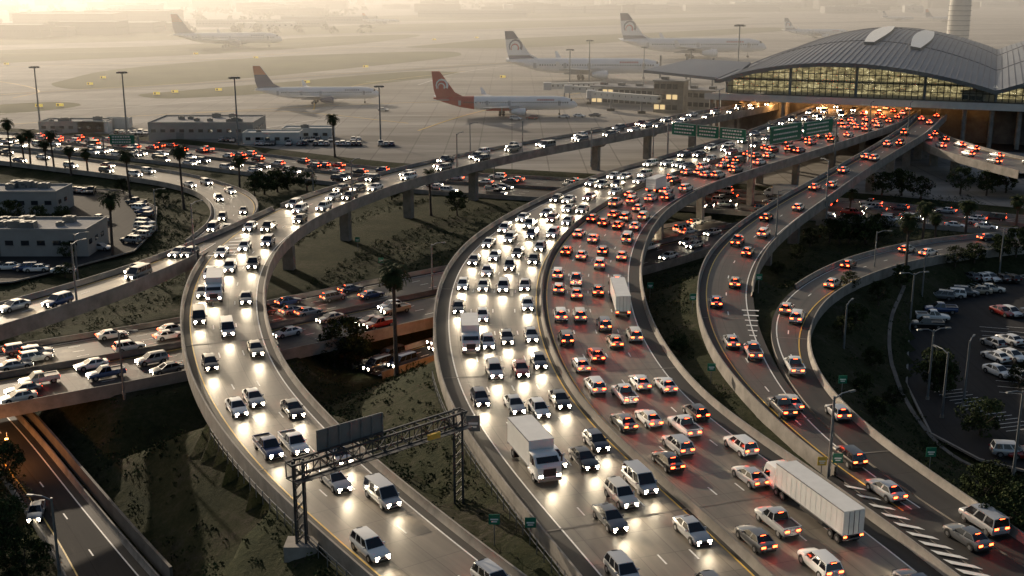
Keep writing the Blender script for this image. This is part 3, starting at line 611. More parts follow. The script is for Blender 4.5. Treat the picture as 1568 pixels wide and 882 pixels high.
# ------------------------------------------------------------ aircraft
M_acw=mat('aircraft_white',(.8,.8,.8),.3,noise=.04,nscale=.3); M_acg=mat('aircraft_grey',(.40,.41,.43),.35,.1)
M_navy=mat('livery_navy',(.03,.05,.13),.35); M_red=mat('livery_red',(.42,.035,.02),.35); M_org=mat('livery_orange',(.55,.16,.04),.35); M_lip=mat('engine_lip',(.5,.5,.52),.25,.9)
def airliner(loc,heading,length,scheme):
    par=empty('airliner',tuple(loc)); par.rotation_euler=(0,0,heading); s=length/60.0; R=2.9
    zc=5.0
    st=[(-30,.25,2.0),(-28,.7,1.75),(-24,1.5,1.2),(-19,2.3,.55),(-13,2.8,.1),(-8,R,0),(20,R,0),(24,2.75,-.1),(27,2.2,-.35),(29,1.3,-.75),(30,.35,-1.05)]
    mb=MB(); n=20; ringf=lambda y,r,dz:[(r*math.cos(2*math.pi*k/n)*s,y*s,(zc+dz+r*math.sin(2*math.pi*k/n))*s) for k in range(n)]
    rings=[ringf(*a) for a in st]
    if scheme=='red':
        mb.loft(rings[:5],M_red,cap=False); mb.loft(rings[4:],M_acw,cap=False)
    else: mb.loft(rings,M_acw,cap=False)
    belly=M_red if scheme=='red' else M_acg
    mb.loft([[(x*s,y*s,(zc+z)*s) for x,z in((-w,-1.6),(w,-1.6),(w*.8,-3.15),(-w*.8,-3.15))] for y,w in((-8,1.2),(-5,2.3),(6,2.4),(9,1.2))],belly,False)
    for k in range(46):
        y=-17+k*.95
        if 1.2<y<2.0 or -8<y<-7.2: continue
        for sx in(-1,1):
            x=sx*(R*.995+.02)
            if y<-13: x=sx*(2.8+(y+13)*.08+.05)
            elif y<-8: x=sx*(2.86)
            mb.box((x*s,y*s,(zc+.45)*s),(.06*s,.42*s,.55*s),M_window)
    for y in(22.3,1.6,-7.6,-19):
        for sx in(-1,1):
            r=2.86 if y>20 else R if y>-10 else 2.35
            mb.box((sx*r*s,y*s,(zc+.2)*s),(.08*s,1.1*s,2.0*s),M_acg)
    for k in range(5):
        a=math.radians(50+k*20); r=1.98; mb.box((r*math.cos(a)*s,27.3*s,(zc-.3+1.95*math.sin(a)*.95)*s),(.75*s,.9*s,.35*s),M_window,0)
    tcol=M_red if scheme!='stripe' else M_navy
    for sx in(-1,1):
        for k in range(8): mb.box((sx*(R*.88)*s,(13.5+k*.9)*s,(zc+1.5)*s),(.25*s,.55*s,.6*s),tcol)
    mb.build('fuselage',par)
    def wing(x0,y0,c0,z0,x1,y1,c1,z1,th,m,sx,mb):
        a=[]
        for x,y,c,z,t in((x0,y0,c0,z0,th),(x1,y1,c1,z1,th*.35)):
            a.append([(sx*x*s,(y+c*f)*s,(z+t*h)*s) for f,h in((0,0),(-.15,.5),(-.5,.45),(-1,0),(-.5,-.35),(-.15,-.4))])
        mb.loft(a if sx>0 else [r[::-1] for r in a],m,False)
    mb=MB()
    for sx in(-1,1):
        wing(1.5,8.5,11.5,zc-1.5,9.5,2.5,6.6,zc-.9,1.3,M_acg,sx,mb); wing(9.5,2.5,6.6,zc-.9,28,-8.5,2.3,zc+1.0,.8,M_acg,sx,mb)
        wing(28,-8.5,2.3,zc+1,29.3,-10.3,1.0,zc+3.6,.3,M_acw,sx,mb)
        for fx in(6,11,16,21): mb.box((sx*fx*s,(-2.2-fx*.28)*s,(zc-1.4+fx*.07)*s),(.5*s,3.6*s,.5*s),M_acg)
    mb.build('wings',par)
    mb=MB()
    for sx in(-1,1): wing(.8,-22.5,5.6,zc+1.2,10.5,-28.5,2.1,zc+2.2,.5,M_acw if scheme!='red' else M_acg,sx,mb)
    mb.build('tailplane',par)
    mb=MB()
    base={'stripe':M_navy,'swirl':M_acw,'red':M_red}[scheme]; w=.28
    def fin(pts,th,m):
        a=[(-th*s,y*s,z*s) for y,z in pts];b=[(th*s,y*s,z*s) for y,z in pts]; n=len(pts)
        mb.add(a+b,[tuple(range(n)),tuple(range(2*n-1,n-1,-1))]+[(i,i+n,(i+1)%n+n,(i+1)%n) for i in range(n)],m)
    fin([(-17.0,zc+2.4),(-21.0,zc+4.4),(-27.2,zc+13),(-30.6,zc+13),(-29.8,zc+5.5),(-28.8,zc+2.3)],w,base)
    if scheme=='stripe':
        fin([(-25.2,zc+10.0),(-27.3,zc+12.9),(-30.5,zc+12.9),(-30.1,zc+8.8),(-24.5,zc+8.8)],w+.04,M_org)
    else:
        c1,c2=((M_navy,M_red) if scheme=='swirl' else (M_acw,M_acw))
        if scheme=='swirl': fin([(-25.2,zc+10.1),(-27.3,zc+12.9),(-30.5,zc+12.9),(-30.2,zc+9.8)],w+.03,M_navy); fin([(-18.5,zc+2.5),(-21,zc+3.9),(-29.2,zc+3.9),(-28.8,zc+2.4)],w+.03,M_navy)
        for (cy,cz,r,c) in((-26.3,zc+7.2,2.8,c1),(-26.6,zc+6.6,1.7,c2)):
            arc=[]
            for k in range(9):
                t=math.radians(-30+k*30); arc.append((cy+r*math.cos(t)*.95,cz+r*math.sin(t)))
            for k in range(8,-1,-1):
                t=math.radians(-30+k*30); rr=r*(.62+.03*k); arc.append((cy+rr*math.cos(t)*.95,cz+rr*math.sin(t)))
            for k in range(8):
                fin([arc[k],arc[k+1],arc[16-k],arc[17-k]],w+.05+(.02 if c is c2 else 0),c)
    mb.build('tail_fin',par)
    mb=MB()
    for sx in(-1,1):
        x=sx*9.3; y=6.0; z=zc-2.6
        cn=M_acw if scheme!='stripe' else M_navy
        rr=lambda yy,r:[((x+r*math.cos(2*math.pi*k/16))*s,(y+yy)*s,(z+r*math.sin(2*math.pi*k/16))*s) for k in range(16)]
        mb.loft([rr(-3.6,.8),rr(-2,1.25),rr(.5,1.6),rr(2.2,1.5)],cn,cap=False); mb.loft([rr(2.2,1.5),rr(2.5,1.42),rr(2.4,1.25)],M_lip,cap=False)
        mb.loft([rr(2.35,1.28),rr(1.2,1.2)],M_plastic); mb.loft([rr(-3.6,.78),rr(-4.4,.35)],M_lip); mb.box((x*s,(y-2.3)*s,(z+1.7)*s),(.4*s,4.2*s,1.4*s),M_acg)
    mb.build('engines',par)
    mb=MB()
    for x,y,r,dy in((-4.4,-1.5,.62,.75),(4.4,-1.5,.62,.75),(0,22.5,.45,0)):
        mb.cyl((x*s,y*s,.6*s),(x*s,y*s,(zc-1.6)*s),.18*s,.22*s,8,M_hub)
        for dd in ((-dy,dy) if dy else (0,)):
            for k in(-.45,.45): mb.cyl(((x+k-.18)*s,(y+dd)*s,r*s),((x+k+.18)*s,(y+dd)*s,r*s),r*s,r*s,12,M_tyre)
    mb.build('landing_gear',par)
    return par
def plane_at(u0,u1,v,scheme,hd=0.):
    z=AP+.16; a=P(u0,v,z);b=P(u1,v,z); L=abs(b[0]-a[0])/math.cos(hd); c=(a+b)/2
    return airliner((c[0],c[1],z),-math.pi/2+hd,L,scheme)
plane_at(268,432,72,'stripe',.06); plane_at(393,582,158,'stripe',.05); plane_at(664,884,176,'red',.0); plane_at(775,1015,121,'swirl',-.03)
plane_at(950,1172,88,'swirl',-.02); plane_at(556,612,37,'stripe',.1); plane_at(1200,1300,58,'swirl',0); plane_at(1350,1400,32,'swirl',.1); plane_at(1415,1480,34,'stripe',.1)
# ------------------------------------------------------------ buildings
def warehouse(name,u0,v0,wx,dy,h,zb,wallm=None,roofm=None,rz=0.,ac=5,win=True):
    a=P(u0,v0,zb); par=empty(name,tuple(a)); par.rotation_euler=(0,0,rz); w=wallm or M_wall
    mb=MB(); mb.box((wx/2,dy/2,h/2-1),(wx,dy,h+2),w); mb.build('walls',par)
    mb=MB(); mb.box((wx/2,dy/2,h+.08),(wx-.7,dy-.7,.16),roofm or M_roof)
    for x,y,sx,sy in((wx/2,.15,wx+.1,.3),(wx/2,dy-.15,wx+.1,.3),(.15,dy/2,.3,dy-.7),(wx-.15,dy/2,.3,dy-.7)): mb.box((x,y,h+.3),(sx,sy,.7),w)
    mb.build('roof',par)
    if ac:
        mb=MB(); rr=random.Random(int(u0*7+v0))
        for k in range(ac):
            x,y=rr.uniform(.12,.88)*wx,rr.uniform(.15,.85)*dy; q=rr.uniform(1.2,2.6); mb.box((x,y,h+.16+q*.35),(q*1.3,q,q*.7),M_signback); mb.cyl((x,y,h+.16+q*.7),(x,y,h+.3+q*.7),q*.35,q*.35,10,M_plastic)
        mb.build('air_conditioners',par)
    if win:
        mb=MB(); k=2.
        while k<wx-2: 
            mb.box((k,-.03,h*.55),(1.8,.12,1.1),M_window); mb.box((k,-.06,h*.55-.62),(2.1,.2,.1),M_conc); k+=3.6
        k=2.
        while k<dy-2: mb.box((wx+.03,k,h*.55),(.12,1.8,1.1),M_window); k+=4
        mb.box((wx*.3,-.04,1.3),(3,.1,2.6),M_signback); mb.build('windows_and_doors',par)
    return par
warehouse('warehouse',-60,328,26,12,5.6,0,M_wall,ac=6); warehouse('warehouse',-70,393,30.5,14,5.8,0,M_wall,ac=8)
warehouse('cargo_building',228,213,40,24,5.8,AP,M_wall,ac=9); warehouse('white_shed',372,221,21,8,3.8,AP,M_wallw,M_wallw,ac=1); warehouse('white_shed',432,214,19,8,3.8,AP,M_wallw,M_wallw,ac=1)
warehouse('service_building',60,203,26,12,3.8,AP,M_wall,ac=5); warehouse('white_shed',120,203,12,5,3.6,AP,M_wallw,M_wallw,ac=0,win=False); warehouse('white_shed',160,197,10,5,3.6,AP,M_wallw,M_wallw,ac=0,win=False)
M_hang=mat('hangar_wall',(.09,.085,.08),.8,noise=.15,nscale=.1)
for u,v,w_,d_,h_ in[(-30,58,60,40,12),(20,56,55,40,9),(75,54,70,40,13),(150,50,60,50,10),(205,47,50,40,8),(300,41,150,30,7),(430,36,120,30,8),(20,40,120,60,14),(130,36,110,60,15),(640,26,160,40,9),(820,20,200,40,10),(1050,17,160,40,10)]: warehouse('hangar',u,v,w_,d_,h_,AP,M_hang if u<300 else M_wall,M_roof,ac=0)
park_row([(395,222),(600,223)],AP+.08,26,.1,.25); park_row([(410,217),(560,216)],AP+.08,18,.1,.3); park_row([(340,216),(365,218)],AP+.08,4,.1,.1); park_row([(180,205),(225,206)],AP+.08,6,.1,.2); park_row([(790,184),(960,176)],AP+.08,8,1.2,.4); park_row([(500,165),(620,172)],AP+.08,5,1.2,.4)
mb=MB(); R_=random.Random(3)
for k in range(420):
    yy=R_.uniform(1400,6500); xx=R_.uniform(-.48,.5)*yy
    if yy<1900 and not(-.47*yy<xx<-.15*yy): continue
    w=R_.uniform(20,90);d=R_.uniform(15,50);h=R_.uniform(6,16)*(1 if yy<3500 else 1.8)
    mb.box((xx,yy,AP+h/2),(w,d,h),R_.choice([M_hang,M_hang,M_hang,M_wall,M_wallw,M_conc_d]),R_.uniform(-.1,.1))
    mb.box((xx,yy,AP+h+.6),(w*.3,d*.4,1.6),M_signback)
    q=w/2-3
    while q>-w/2+3: mb.box((xx+q,yy-d/2-.1,AP+h*.5),(2.2,.3,1.6),M_window); q-=7
mb.build('distant_buildings')
def leafcluster(mb,c,r,n,size,mats,R,flat=.8):
    for _ in range(n):
        t=R.uniform(0,2*math.pi); ph=math.acos(R.uniform(-1,1)); rr=r*R.uniform(.35,1)**.5
        p=Vector((c[0]+rr*math.sin(ph)*math.cos(t),c[1]+rr*math.sin(ph)*math.sin(t),c[2]+rr*math.cos(ph)*flat))
        a=Vector((R.uniform(-1,1),R.uniform(-1,1),R.uniform(-1,1))).normalized(); b=a.orthogonal().normalized(); s=size*R.uniform(.6,1.3)
        mb.add([p-a*s,p+b*s*.55,p+a*s,p-b*s*.55],[(0,1,2,3)],mats[R.randrange(len(mats))])
mb=MB()
for k in range(1200):
    yy=R_.uniform(1250,5000); xx=R_.uniform(-.5,.5)*yy
    if yy<2200 and not(xx<-.12*yy): continue
    leafcluster(mb,(xx,yy,4),R_.uniform(4,10),16,3.4,[M_leaf,M_leafd],R_,.6)
mb.build('distant_trees')
# ------------------------------------------------------------ terminal
M_troof=mat('terminal_roof_metal',(.16,.175,.20),.5,.25,noise=.12,nscale=.05,coords='World'); M_seam=mat('roof_seam',(.11,.12,.14),.55,.3)
M_sky=mat('skylight',(.8,.79,.75),.3)
def glowing_interior_wall():  # hall back wall emits a warm noise pattern in place of interior lamps
    m=bpy.data.materials.new('glowing_interior_wall'); m.use_nodes=True; nt=m.node_tree;N=nt.nodes;Lk=nt.links;b=N['Principled BSDF']
    g=N.new('ShaderNodeNewGeometry'); mp=N.new('ShaderNodeMapping'); mp.inputs['Scale'].default_value=(.35,.35,.8); Lk.new(g.outputs['Position'],mp.inputs[0])
    n=N.new('ShaderNodeTexNoise'); n.inputs['Scale'].default_value=1.1; n.inputs['Detail'].default_value=6;n.inputs['Roughness'].default_value=.8; Lk.new(mp.outputs[0],n.inputs['Vector'])
    r=N.new('ShaderNodeValToRGB'); e=r.color_ramp.elements; e[0].position=.40;e[0].color=(.04,.034,.018,1);e[1].position=.66;e[1].color=(1,.86,.46,1); x=e.new(.53); x.color=(.32,.26,.12,1); Lk.new(n.outputs[0],r.inputs['Fac'])
    b.inputs['Base Color'].default_value=(.2,.17,.12,1); Lk.new(r.outputs[0],b.inputs['Emission Color']); b.inputs['Emission Strength'].default_value=1.05; m.cycles.emission_sampling='NONE'; return m
M_int=glowing_interior_wall()
M_tglass=mat('terminal_glass',(.6,.65,.6),.05); M_tglass.node_tree.nodes['Principled BSDF'].inputs['Alpha'].default_value=.18
PLt=P(1112,141,16.5); PRt=P(1524,156,16.5); ax=(PRt-PLt); WT=np.linalg.norm(ax[:2]); ax/=WT; bk=np.array([-ax[1],ax[0],0]); 
if bk[1]<0: bk=-bk
term=empty('airport_terminal')
def tp(a,b,z): q=PLt+ax*a*WT+bk*b; return (float(q[0]),float(q[1]),z)
def arch(a):
    if a<=1: return 5.5+8.0*max(0,math.sin(math.pi*min(1,max(0,a)**.9)))**.85-(1.0*a)
    t=min(1,(a-1)/1.1); return 4.5+11*max(0,math.sin(math.pi*t))**.9
def rz_(a,b):
    a=min(max(a,.001),2.09); bb=b/230.; rise=7.*math.sin(math.pi*min(1,max(0,bb)*.7)); k=math.sin(math.pi*(a if a<=1 else (a-1)/1.1))
    return 16.5+arch(a)*(1-.15*max(0,bb))+rise*(.25+.75*max(0,k)**.9)
na,nb=90,26; A=[ -.03+2.05*i/na for i in range(na+1)]; B=[-9+ (250)*j/nb for j in range(nb+1)]
mb=MB(); vs=[tp(a,b,rz_(a,b)) for b in B for a in A]; fs=[(j*(na+1)+i,j*(na+1)+i+1,(j+1)*(na+1)+i+1,(j+1)*(na+1)+i) for j in range(nb) for i in range(na)]
mb.add(vs,fs,M_troof,True)
vs2=[tp(a,-9,rz_(a,-9)+.2-k*1.5) for k in(0,1) for a in A]; mb.add(vs2,[(i,i+1,na+2+i,na+1+i) for i in range(na)],M_signback)
mb.add([tp(a,b,rz_(a,b)-1.3) for b in(-9,2) for a in A],[(i,i+1,na+2+i,na+1+i) for i in range(na)],M_wallw)
mb.build('roof',term)
mb=MB()
for i in range(0,na,1):
    a=A[i]
    for j in range(nb): mb.beam(tp(a,B[j],rz_(a,B[j])+.06),tp(a,B[j+1],rz_(a,B[j+1])+.06),.35,.3,M_seam)
for j in(9,19):
    for i in range(na): mb.beam(tp(A[i],B[j],rz_(A[i],B[j])+.1),tp(A[i+1],B[j],rz_(A[i+1],B[j])+.1),.8,.3,M_seam)
mb.build('roof_seams',term)
mb=MB()
for a0,a1,b0,b1 in((.44,.52,60,170),(.63,.71,60,170),(1.35,1.42,60,160),(1.6,1.67,60,160)):
    m_=10
    for k in range(m_):
        t0,t1=k/m_,(k+1)/m_; sw0=.5+.5*math.sin(math.pi*t0);sw1=.5+.5*math.sin(math.pi*t1); ac=(a0+a1)/2;hw=(a1-a0)/2
        q=[]
        for t,sw in((t0,sw0),(t1,sw1)):
            b=b0+(b1-b0)*t
            for sg in(-1,1): aa=ac+sg*hw*sw; q.append(tp(aa,b,rz_(aa,b)+1.3))
        mb.add(q,[(0,1,3,2)],M_sky); 
        for sg in(0,1): x,y=q[sg],q[sg+2]; mb.add([x,y,(y[0],y[1],y[2]-1.4),(x[0],x[1],x[2]-1.4)],[(0,1,2,3)],M_signback)
        if k==0: mb.add([q[0],q[1],(q[1][0],q[1][1],q[1][2]-1.4),(q[0][0],q[0][1],q[0][2]-1.4)],[(0,1,2,3)],M_signback)
mb.build('skylights',term)
mb=MB(); n=44
for i in range(n*2):
    a0,a1=i/n,(i+1)/n
    if a1>2.02: break
    mb.add([tp(a0,0,16.5),tp(a1,0,16.5),tp(a1,0,rz_(a1,0)-1.4),tp(a0,0,rz_(a0,0)-1.4)],[(0,1,2,3)],M_tglass)
mb.build('glass_facade',term)
mb=MB()
for i in range(n*2+1):
    a=i/n
    if a>2.02: break
    z=rz_(a,0)-1.4; big=i%11==0; mb.beam(tp(a,-.15,16.5),tp(a,-.15,z),.9 if big else .22,.9 if big else .25,M_steel if big else M_steel_d)
for z in(19.2,22,24.8,27.6):
    prev=None
    for i in range(n*2+1):
        a=i/n
        if a>2.0: break
        if rz_(a,0)-1.4>z:
            if prev is not None: mb.beam(tp(prev,-.1,z),tp(a,-.1,z),.2,.3,M_steel_d)
            prev=a
        else: prev=None
mb.build('mullions',term)
mb=MB()
for i in range(n*2):
    a0,a1=i/n,(i+1)/n
    if a1>2.02: break
    mb.add([tp(a0,14,12),tp(a1,14,12),tp(a1,14,rz_(a1,14)-.8),tp(a0,14,rz_(a0,14)-.8)],[(0,1,2,3)],M_int)
for z in(16.4,21.5):
    mb.add([tp(0,0.3,z),tp(2,.3,z),tp(2,14,z),tp(0,14,z)],[(0,1,2,3)],M_wallw)
mb.add([tp(0,0,2),tp(0,200,2),tp(0,200,22),tp(0,0,20)],[(0,1,2,3)],M_wallw)
mb.build('lit_hall',term)
fb=empty('terminal_forecourt_bridge'); mb=MB()
def slab(mb,a0,a1,b0,b1,z0,z1,m):
    q=[tp(a,b,z) for z in(z0,z1) for a,b in((a0,b0),(a1,b0),(a1,b1),(a0,b1))]; mb.add(q,[(3,2,1,0),(4,5,6,7),(0,1,5,4),(1,2,6,5),(2,3,7,6),(3,0,4,7)],m)
slab(mb,-.05,2,-16,-.5,15.2,16.4,M_conc); slab(mb,-.05,2,-16.3,-16,15.0,17.5,M_wallw); slab(mb,-.05,2,-.3,25,14.9,16.2,M_conc_d); mb.build('deck',fb)
mb=MB()
for a in np.arange(-.03,2,.093):
    for b in(-13,-2):
        q=tp(a,b,0); nn=[nearest(np.array([[q[0],q[1]]]),r) for r in(AB,Cr,Er,Mr)]; d=min(x[0][0]-x[1][0] for x in nn)
        if d>0.5: mb.cyl((q[0],q[1],0),(q[0],q[1],15.2),.8,.8,12,M_conc)
mb.build('columns',fb)
mb=MB(); 
for a in np.arange(0.02,1.0,.05): mb.box(tp(a,-10,15.1),(1.6,1.6,.12),M_orange); mb.box(tp(a,-3,15.1),(1.6,1.6,.12),M_orange)
mb.build('soffit_lamps',fb)
def plamp(loc,e,col=(1,.5,.18),r=1.,parent=None):
    l=bpy.data.lights.new('lamp_glow','POINT'); l.energy=e;l.color=col;l.shadow_soft_size=r; o=bpy.data.objects.new('lamp_glow',l); scene.collection.objects.link(o); o.location=loc; o.parent=parent
for a in(.2,.4,.6): plamp(tp(a,-8,14.0),3600,parent=fb)
mb=MB(); slab(mb,-.02,2,-20,0,AP+.1,AP+.2,M_sh); slab(mb,-.02,2,0,1,AP+.1,14.8,M_conc_d)
mb.build('lower_forecourt')
mb=MB(); q=[P(985,107,21),P(1118,121,20),P(1150,95,25),P(1060,90,25)]; vs=[tuple(p) for p in q]+[(p[0],p[1],p[2]-1.2) for p in q]
mb.add(vs,[(0,1,2,3),(7,6,5,4),(0,4,5,1),(1,5,6,2),(2,6,7,3),(3,7,4,0)],M_troof); par=empty('terminal_canopy'); mb.build('canopy_roof',par)
mb=MB(); 
for u,v in((1010,140),(1050,143),(1090,146)): p=P(u,v,AP); mb.cyl((p[0],p[1],AP),(p[0],p[1],20),.6,.6,10,M_steel)
mb.build('canopy_columns',par)
def pier(name,u0,v0,u1,v1,dep,h,zb,floors=2,m=None):
    a,b=P(u0,v0,zb),P(u1,v1,zb); d=b-a; L=np.linalg.norm(d); par=empty(name,tuple(a)); par.rotation_euler=(0,0,math.atan2(d[1],d[0])); mb=MB()
    mb.box((L/2,dep/2,h/2-1),(L,dep,h+2),m or M_wallw); mb.build('walls',par); mb=MB(); mb.box((L/2,dep/2,h+.3),(L+1,dep+1,.6),M_roof)
    for k in range(int(L/9)): mb.box((4+k*9,dep/2,h+1.1),(3,3,1.4),M_signback)
    mb.build('roof',par); mb=MB()
    for f in range(floors):
        z=h*(f+.55)/floors; k=1.5
        while k<L-1.5: mb.box((k,-.04,z),(2.2,.14,h/floors*.45),M_window if (k*7+f)%5>1.0 else M_orange_win); k+=2.8
    mb.build('windows',par); return par
pier('airport_concourse',905,160,1112,170,14,8.5,AP,2,M_wall); pier('service_tower',1000,172,1045,174,9,14,AP,3,M_conc); pier('terminal_annex',1466,214,1502,218,9,18,AP,4,M_wallw); pier('terminal_annex',1515,190,1660,196,16,13,AP,3,M_wallw)
pier('airport_concourse',1120,182,1200,180,14,8,AP,1)
def jetbridge(p,q):
    par=empty('jet_bridge'); mb=MB(); a,b=P(*p,8.),P(*q,8.); mb.beam(a,b,3.2,3.0,M_wallw); mb.build('tunnel',par)
    mb=MB(); 
    for t in(.3,.75): c=a+(b-a)*t; mb.beam((c[0],c[1],AP),(c[0],c[1],6.5),.8,.8,M_steel); mb.box((c[0],c[1],AP+.6),(3.5,2,1),M_tyre)
    mb.box(tuple(a),(4,4,3.6),M_acg); mb.build('supports',par)
    mb=MB()
    for t in np.arange(.08,1,.09): c=a+(b-a)*t; mb.box((c[0],c[1],8.3),(1.6,3.26,.9),M_window)
    mb.build('windows',par)
jetbridge((838,132),(925,130)); jetbridge((870,136),(985,140)); jetbridge((905,144),(1010,152))
cy=880.; cx=(1462-784)/FOC*cy*.985; par=empty('control_tower',(cx,cy,0)); mb=MB()
mb.cyl((0,0,0),(0,0,44),8.0,7.4,16,M_wallw); mb.build('shaft',par); mb=MB(); mb.cyl((0,0,44),(0,0,49),7.5,11,16,M_wallw); mb.cyl((0,0,49),(0,0,54),10.2,11.2,16,M_window); mb.cyl((0,0,54),(0,0,56),12,10,16,M_wall); mb.build('cab',par)
mb=MB()
for k in range(10): mb.cyl((0,0,8+k*3.5),(0,0,8.4+k*3.5),8.15,8.15,16,M_signback)
mb.build('shaft_bands',par)
# ------------------------------------------------------------ vegetation
def palm_mesh(h,seed):
    R=random.Random(seed); mb=MB(); segs=8; pts=[]; lean=R.uniform(-.5,.5)
    for i in range(segs+1):
        t=i/segs; pts.append(Vector((lean*t*t,.3*math.sin(t*2),h*t)))
    for i in range(segs): mb.cyl(pts[i],pts[i+1],.38-.12*i/segs+(.14 if i==0 else 0),.37-.12*(i+1)/segs,8,M_bark,cap=False)
    top=pts[-1]
    for k in range(64):
        az=R.uniform(0,2*math.pi); el=R.uniform(-.8,1.3); L=R.uniform(2.5,3.5)*(h/13)**.25; dead=el<-.35; m=M_palmd if dead and R.random()<.6 else M_palm
        d=Vector((math.cos(az),math.sin(az),0)); side=Vector((-math.sin(az),math.cos(az),0)); p=top.copy(); a=el
        for j in range(6):
            q=p+(d*math.cos(a)+Vector((0,0,1))*math.sin(a))*L/6; a-=.30
            w=[.2,.6,.85,.8,.6,.35][j]
            for sg in(-1,1):
                for e in(0,.5):
                    b0=p.lerp(q,e); b1=p.lerp(q,e+.42); tip=b0.lerp(q,.9)+side*sg*w-Vector((0,0,w*.35)); mb.add([b0,b1,tip],[(0,1,2) if sg>0 else (0,2,1)],m)
            mb.beam(p,q,.06,.06,m); p=q
    for k in range(40):
        az=R.uniform(0,2*math.pi); p=top+Vector((0,0,-R.uniform(.2,1.8))); d=Vector((math.cos(az),math.sin(az),-1.6)).normalized(); mb.add([p,p+d*1.3+Vector((.2,0,0)),p+d*1.3-Vector((.2,.1,0))],[(0,1,2)],M_palmd)
    return mb.mesh('palm')
PM=[(h,palm_mesh(h,h)) for h in(8,10,12,14,17)]
def palm(u,v,vt):
    g=0.
    for _ in range(3): p=P(u,v,g); g=float(terrain(p[None,:2])[0])
    dist=math.hypot(p[1],CAMH); h=(v-vt)/FOC*dist/.97
    hh,me=min(PM,key=lambda t:abs(t[0]-h)); place(me,'palm_tree',(p[0],p[1],g-.1),random.uniform(0,6),sc=max(.8,h/(hh+1.2)))
for a in[(18,262,191),(38,252,205),(47,258,201),(72,262,216),(84,268,207),(135,268,228),(110,275,232),(200,305,232),(173,395,296),(282,320,224),(367,290,238),(513,240,178),(608,580,408),(1385,428,328),(1411,378,309),(1477,372,307),(1432,372,332),(1300,330,290),(1555,350,300),(660,330,262)]: palm(*a)
def tree_mesh(seed,h=6,r=3.2,nc=46):
    R=random.Random(seed); mb=MB(); mb.cyl((0,0,-.3),(.1,0,h*.35),.28,.2,8,M_bark,cap=False)
    for k in range(7):
        az=k*.9+R.uniform(-.3,.3); e=(math.cos(az)*r*.6,math.sin(az)*r*.6,h*R.uniform(.55,.85)); mb.cyl((.1,0,h*.3),e,.13,.04,6,M_bark,cap=False)
    for k in range(nc):
        az=R.uniform(0,6.28); rr=r*R.uniform(.15,1)**.6; zz=h*R.uniform(.25,.98); rr*=math.sqrt(max(.1,1-((zz/h-.55)/.5)**2)); c=(math.cos(az)*rr,math.sin(az)*rr,zz)
        ms=[M_leaf,M_leaf,M_leaf2] if R.random()<.4 else [M_leaf,M_leafd,M_leafd]
        leafcluster(mb,c,R.uniform(.5,1.0),48,.21,ms,R)
    return mb.mesh('tree')
TM=[tree_mesh(1,6,3.2,54),tree_mesh(2,7,3.4,62),tree_mesh(3,5,3.4,52)]
def tree(u,v,s):
    g=0.
    for _ in range(3): p=P(u,v,g); g=float(terrain(p[None,:2])[0])
    place(random.choice(TM),'tree',(p[0],p[1],g),random.uniform(0,6),sc=s)
for u,v,s in[(530,560,1.35),(512,564,.95),(550,566,.7),(405,298,1.35),(440,290,1.3),(425,294,1.2),(470,292,.9),(390,300,.8),(1300,372,1.1),(1325,374,1.25),(1345,368,1.0),(1285,374,.8),(1430,600,.95),(1440,610,.8),(1500,672,.95),(1490,418,.8),(1462,412,.7),(1240,378,.7),(1270,372,.8),(1380,300,1.2),(1410,305,1.),(1350,300,1.1),(1470,298,1.1),(1510,300,1.),(1540,296,1.1),(1340,640,.5),(1310,500,.6),(1335,560,.55),(1370,620,.5),(1560,600,.6),(12,800,.9),(5,850,1.1),(40,880,.9),(1520,760,.7),(1550,790,.8),(1530,840,.8),(190,300,.7),(250,310,.6),(105,398,.6),(600,306,.9),(700,330,.9),(1220,400,.6),(1190,420,.5),(1040,540,.5),(1555,395,.9),(1530,400,.8),(10,740,.8),(100,425,.6),(20,345,.9),(95,340,.8),(60,345,.7),(1500,800,.7),(1560,850,.9),(1290,520,.5),(1320,600,.5),(1300,450,.5),(1345,470,.6),(1380,440,.6)]: tree(u,v,s)
R=random.Random(11); mb=MB(); cand=np.array([(R.uniform(-110,130),R.uniform(85,330)) for _ in range(32000)]); tz=terrain(cand)
ok=np.ones(len(cand),bool)
for r in roads:
    d,h,q,_=nearest(cand,r); ok&=~((d<h+1.3))
for p in(PARK_R,PARK_L): ok&=~inpoly(cand,p)
pn=vnoise(cand,14,5)
for (x,y),z,o,nn in zip(cand,tz,ok,pn):
    if not o or R.random()>nn*1.2: continue
    s=R.uniform(.25,.6)*(1.9 if R.random()<.12 else 1); ms=[M_leaf,M_leafd,M_leafd] if R.random()<.65 else [M_palmd,M_leaf2,M_leaf]
    leafcluster(mb,(x,y,z+s*.35),s,8 if s<.6 else 30,.19,ms,R,.7)
mb.build('verge_shrubs')
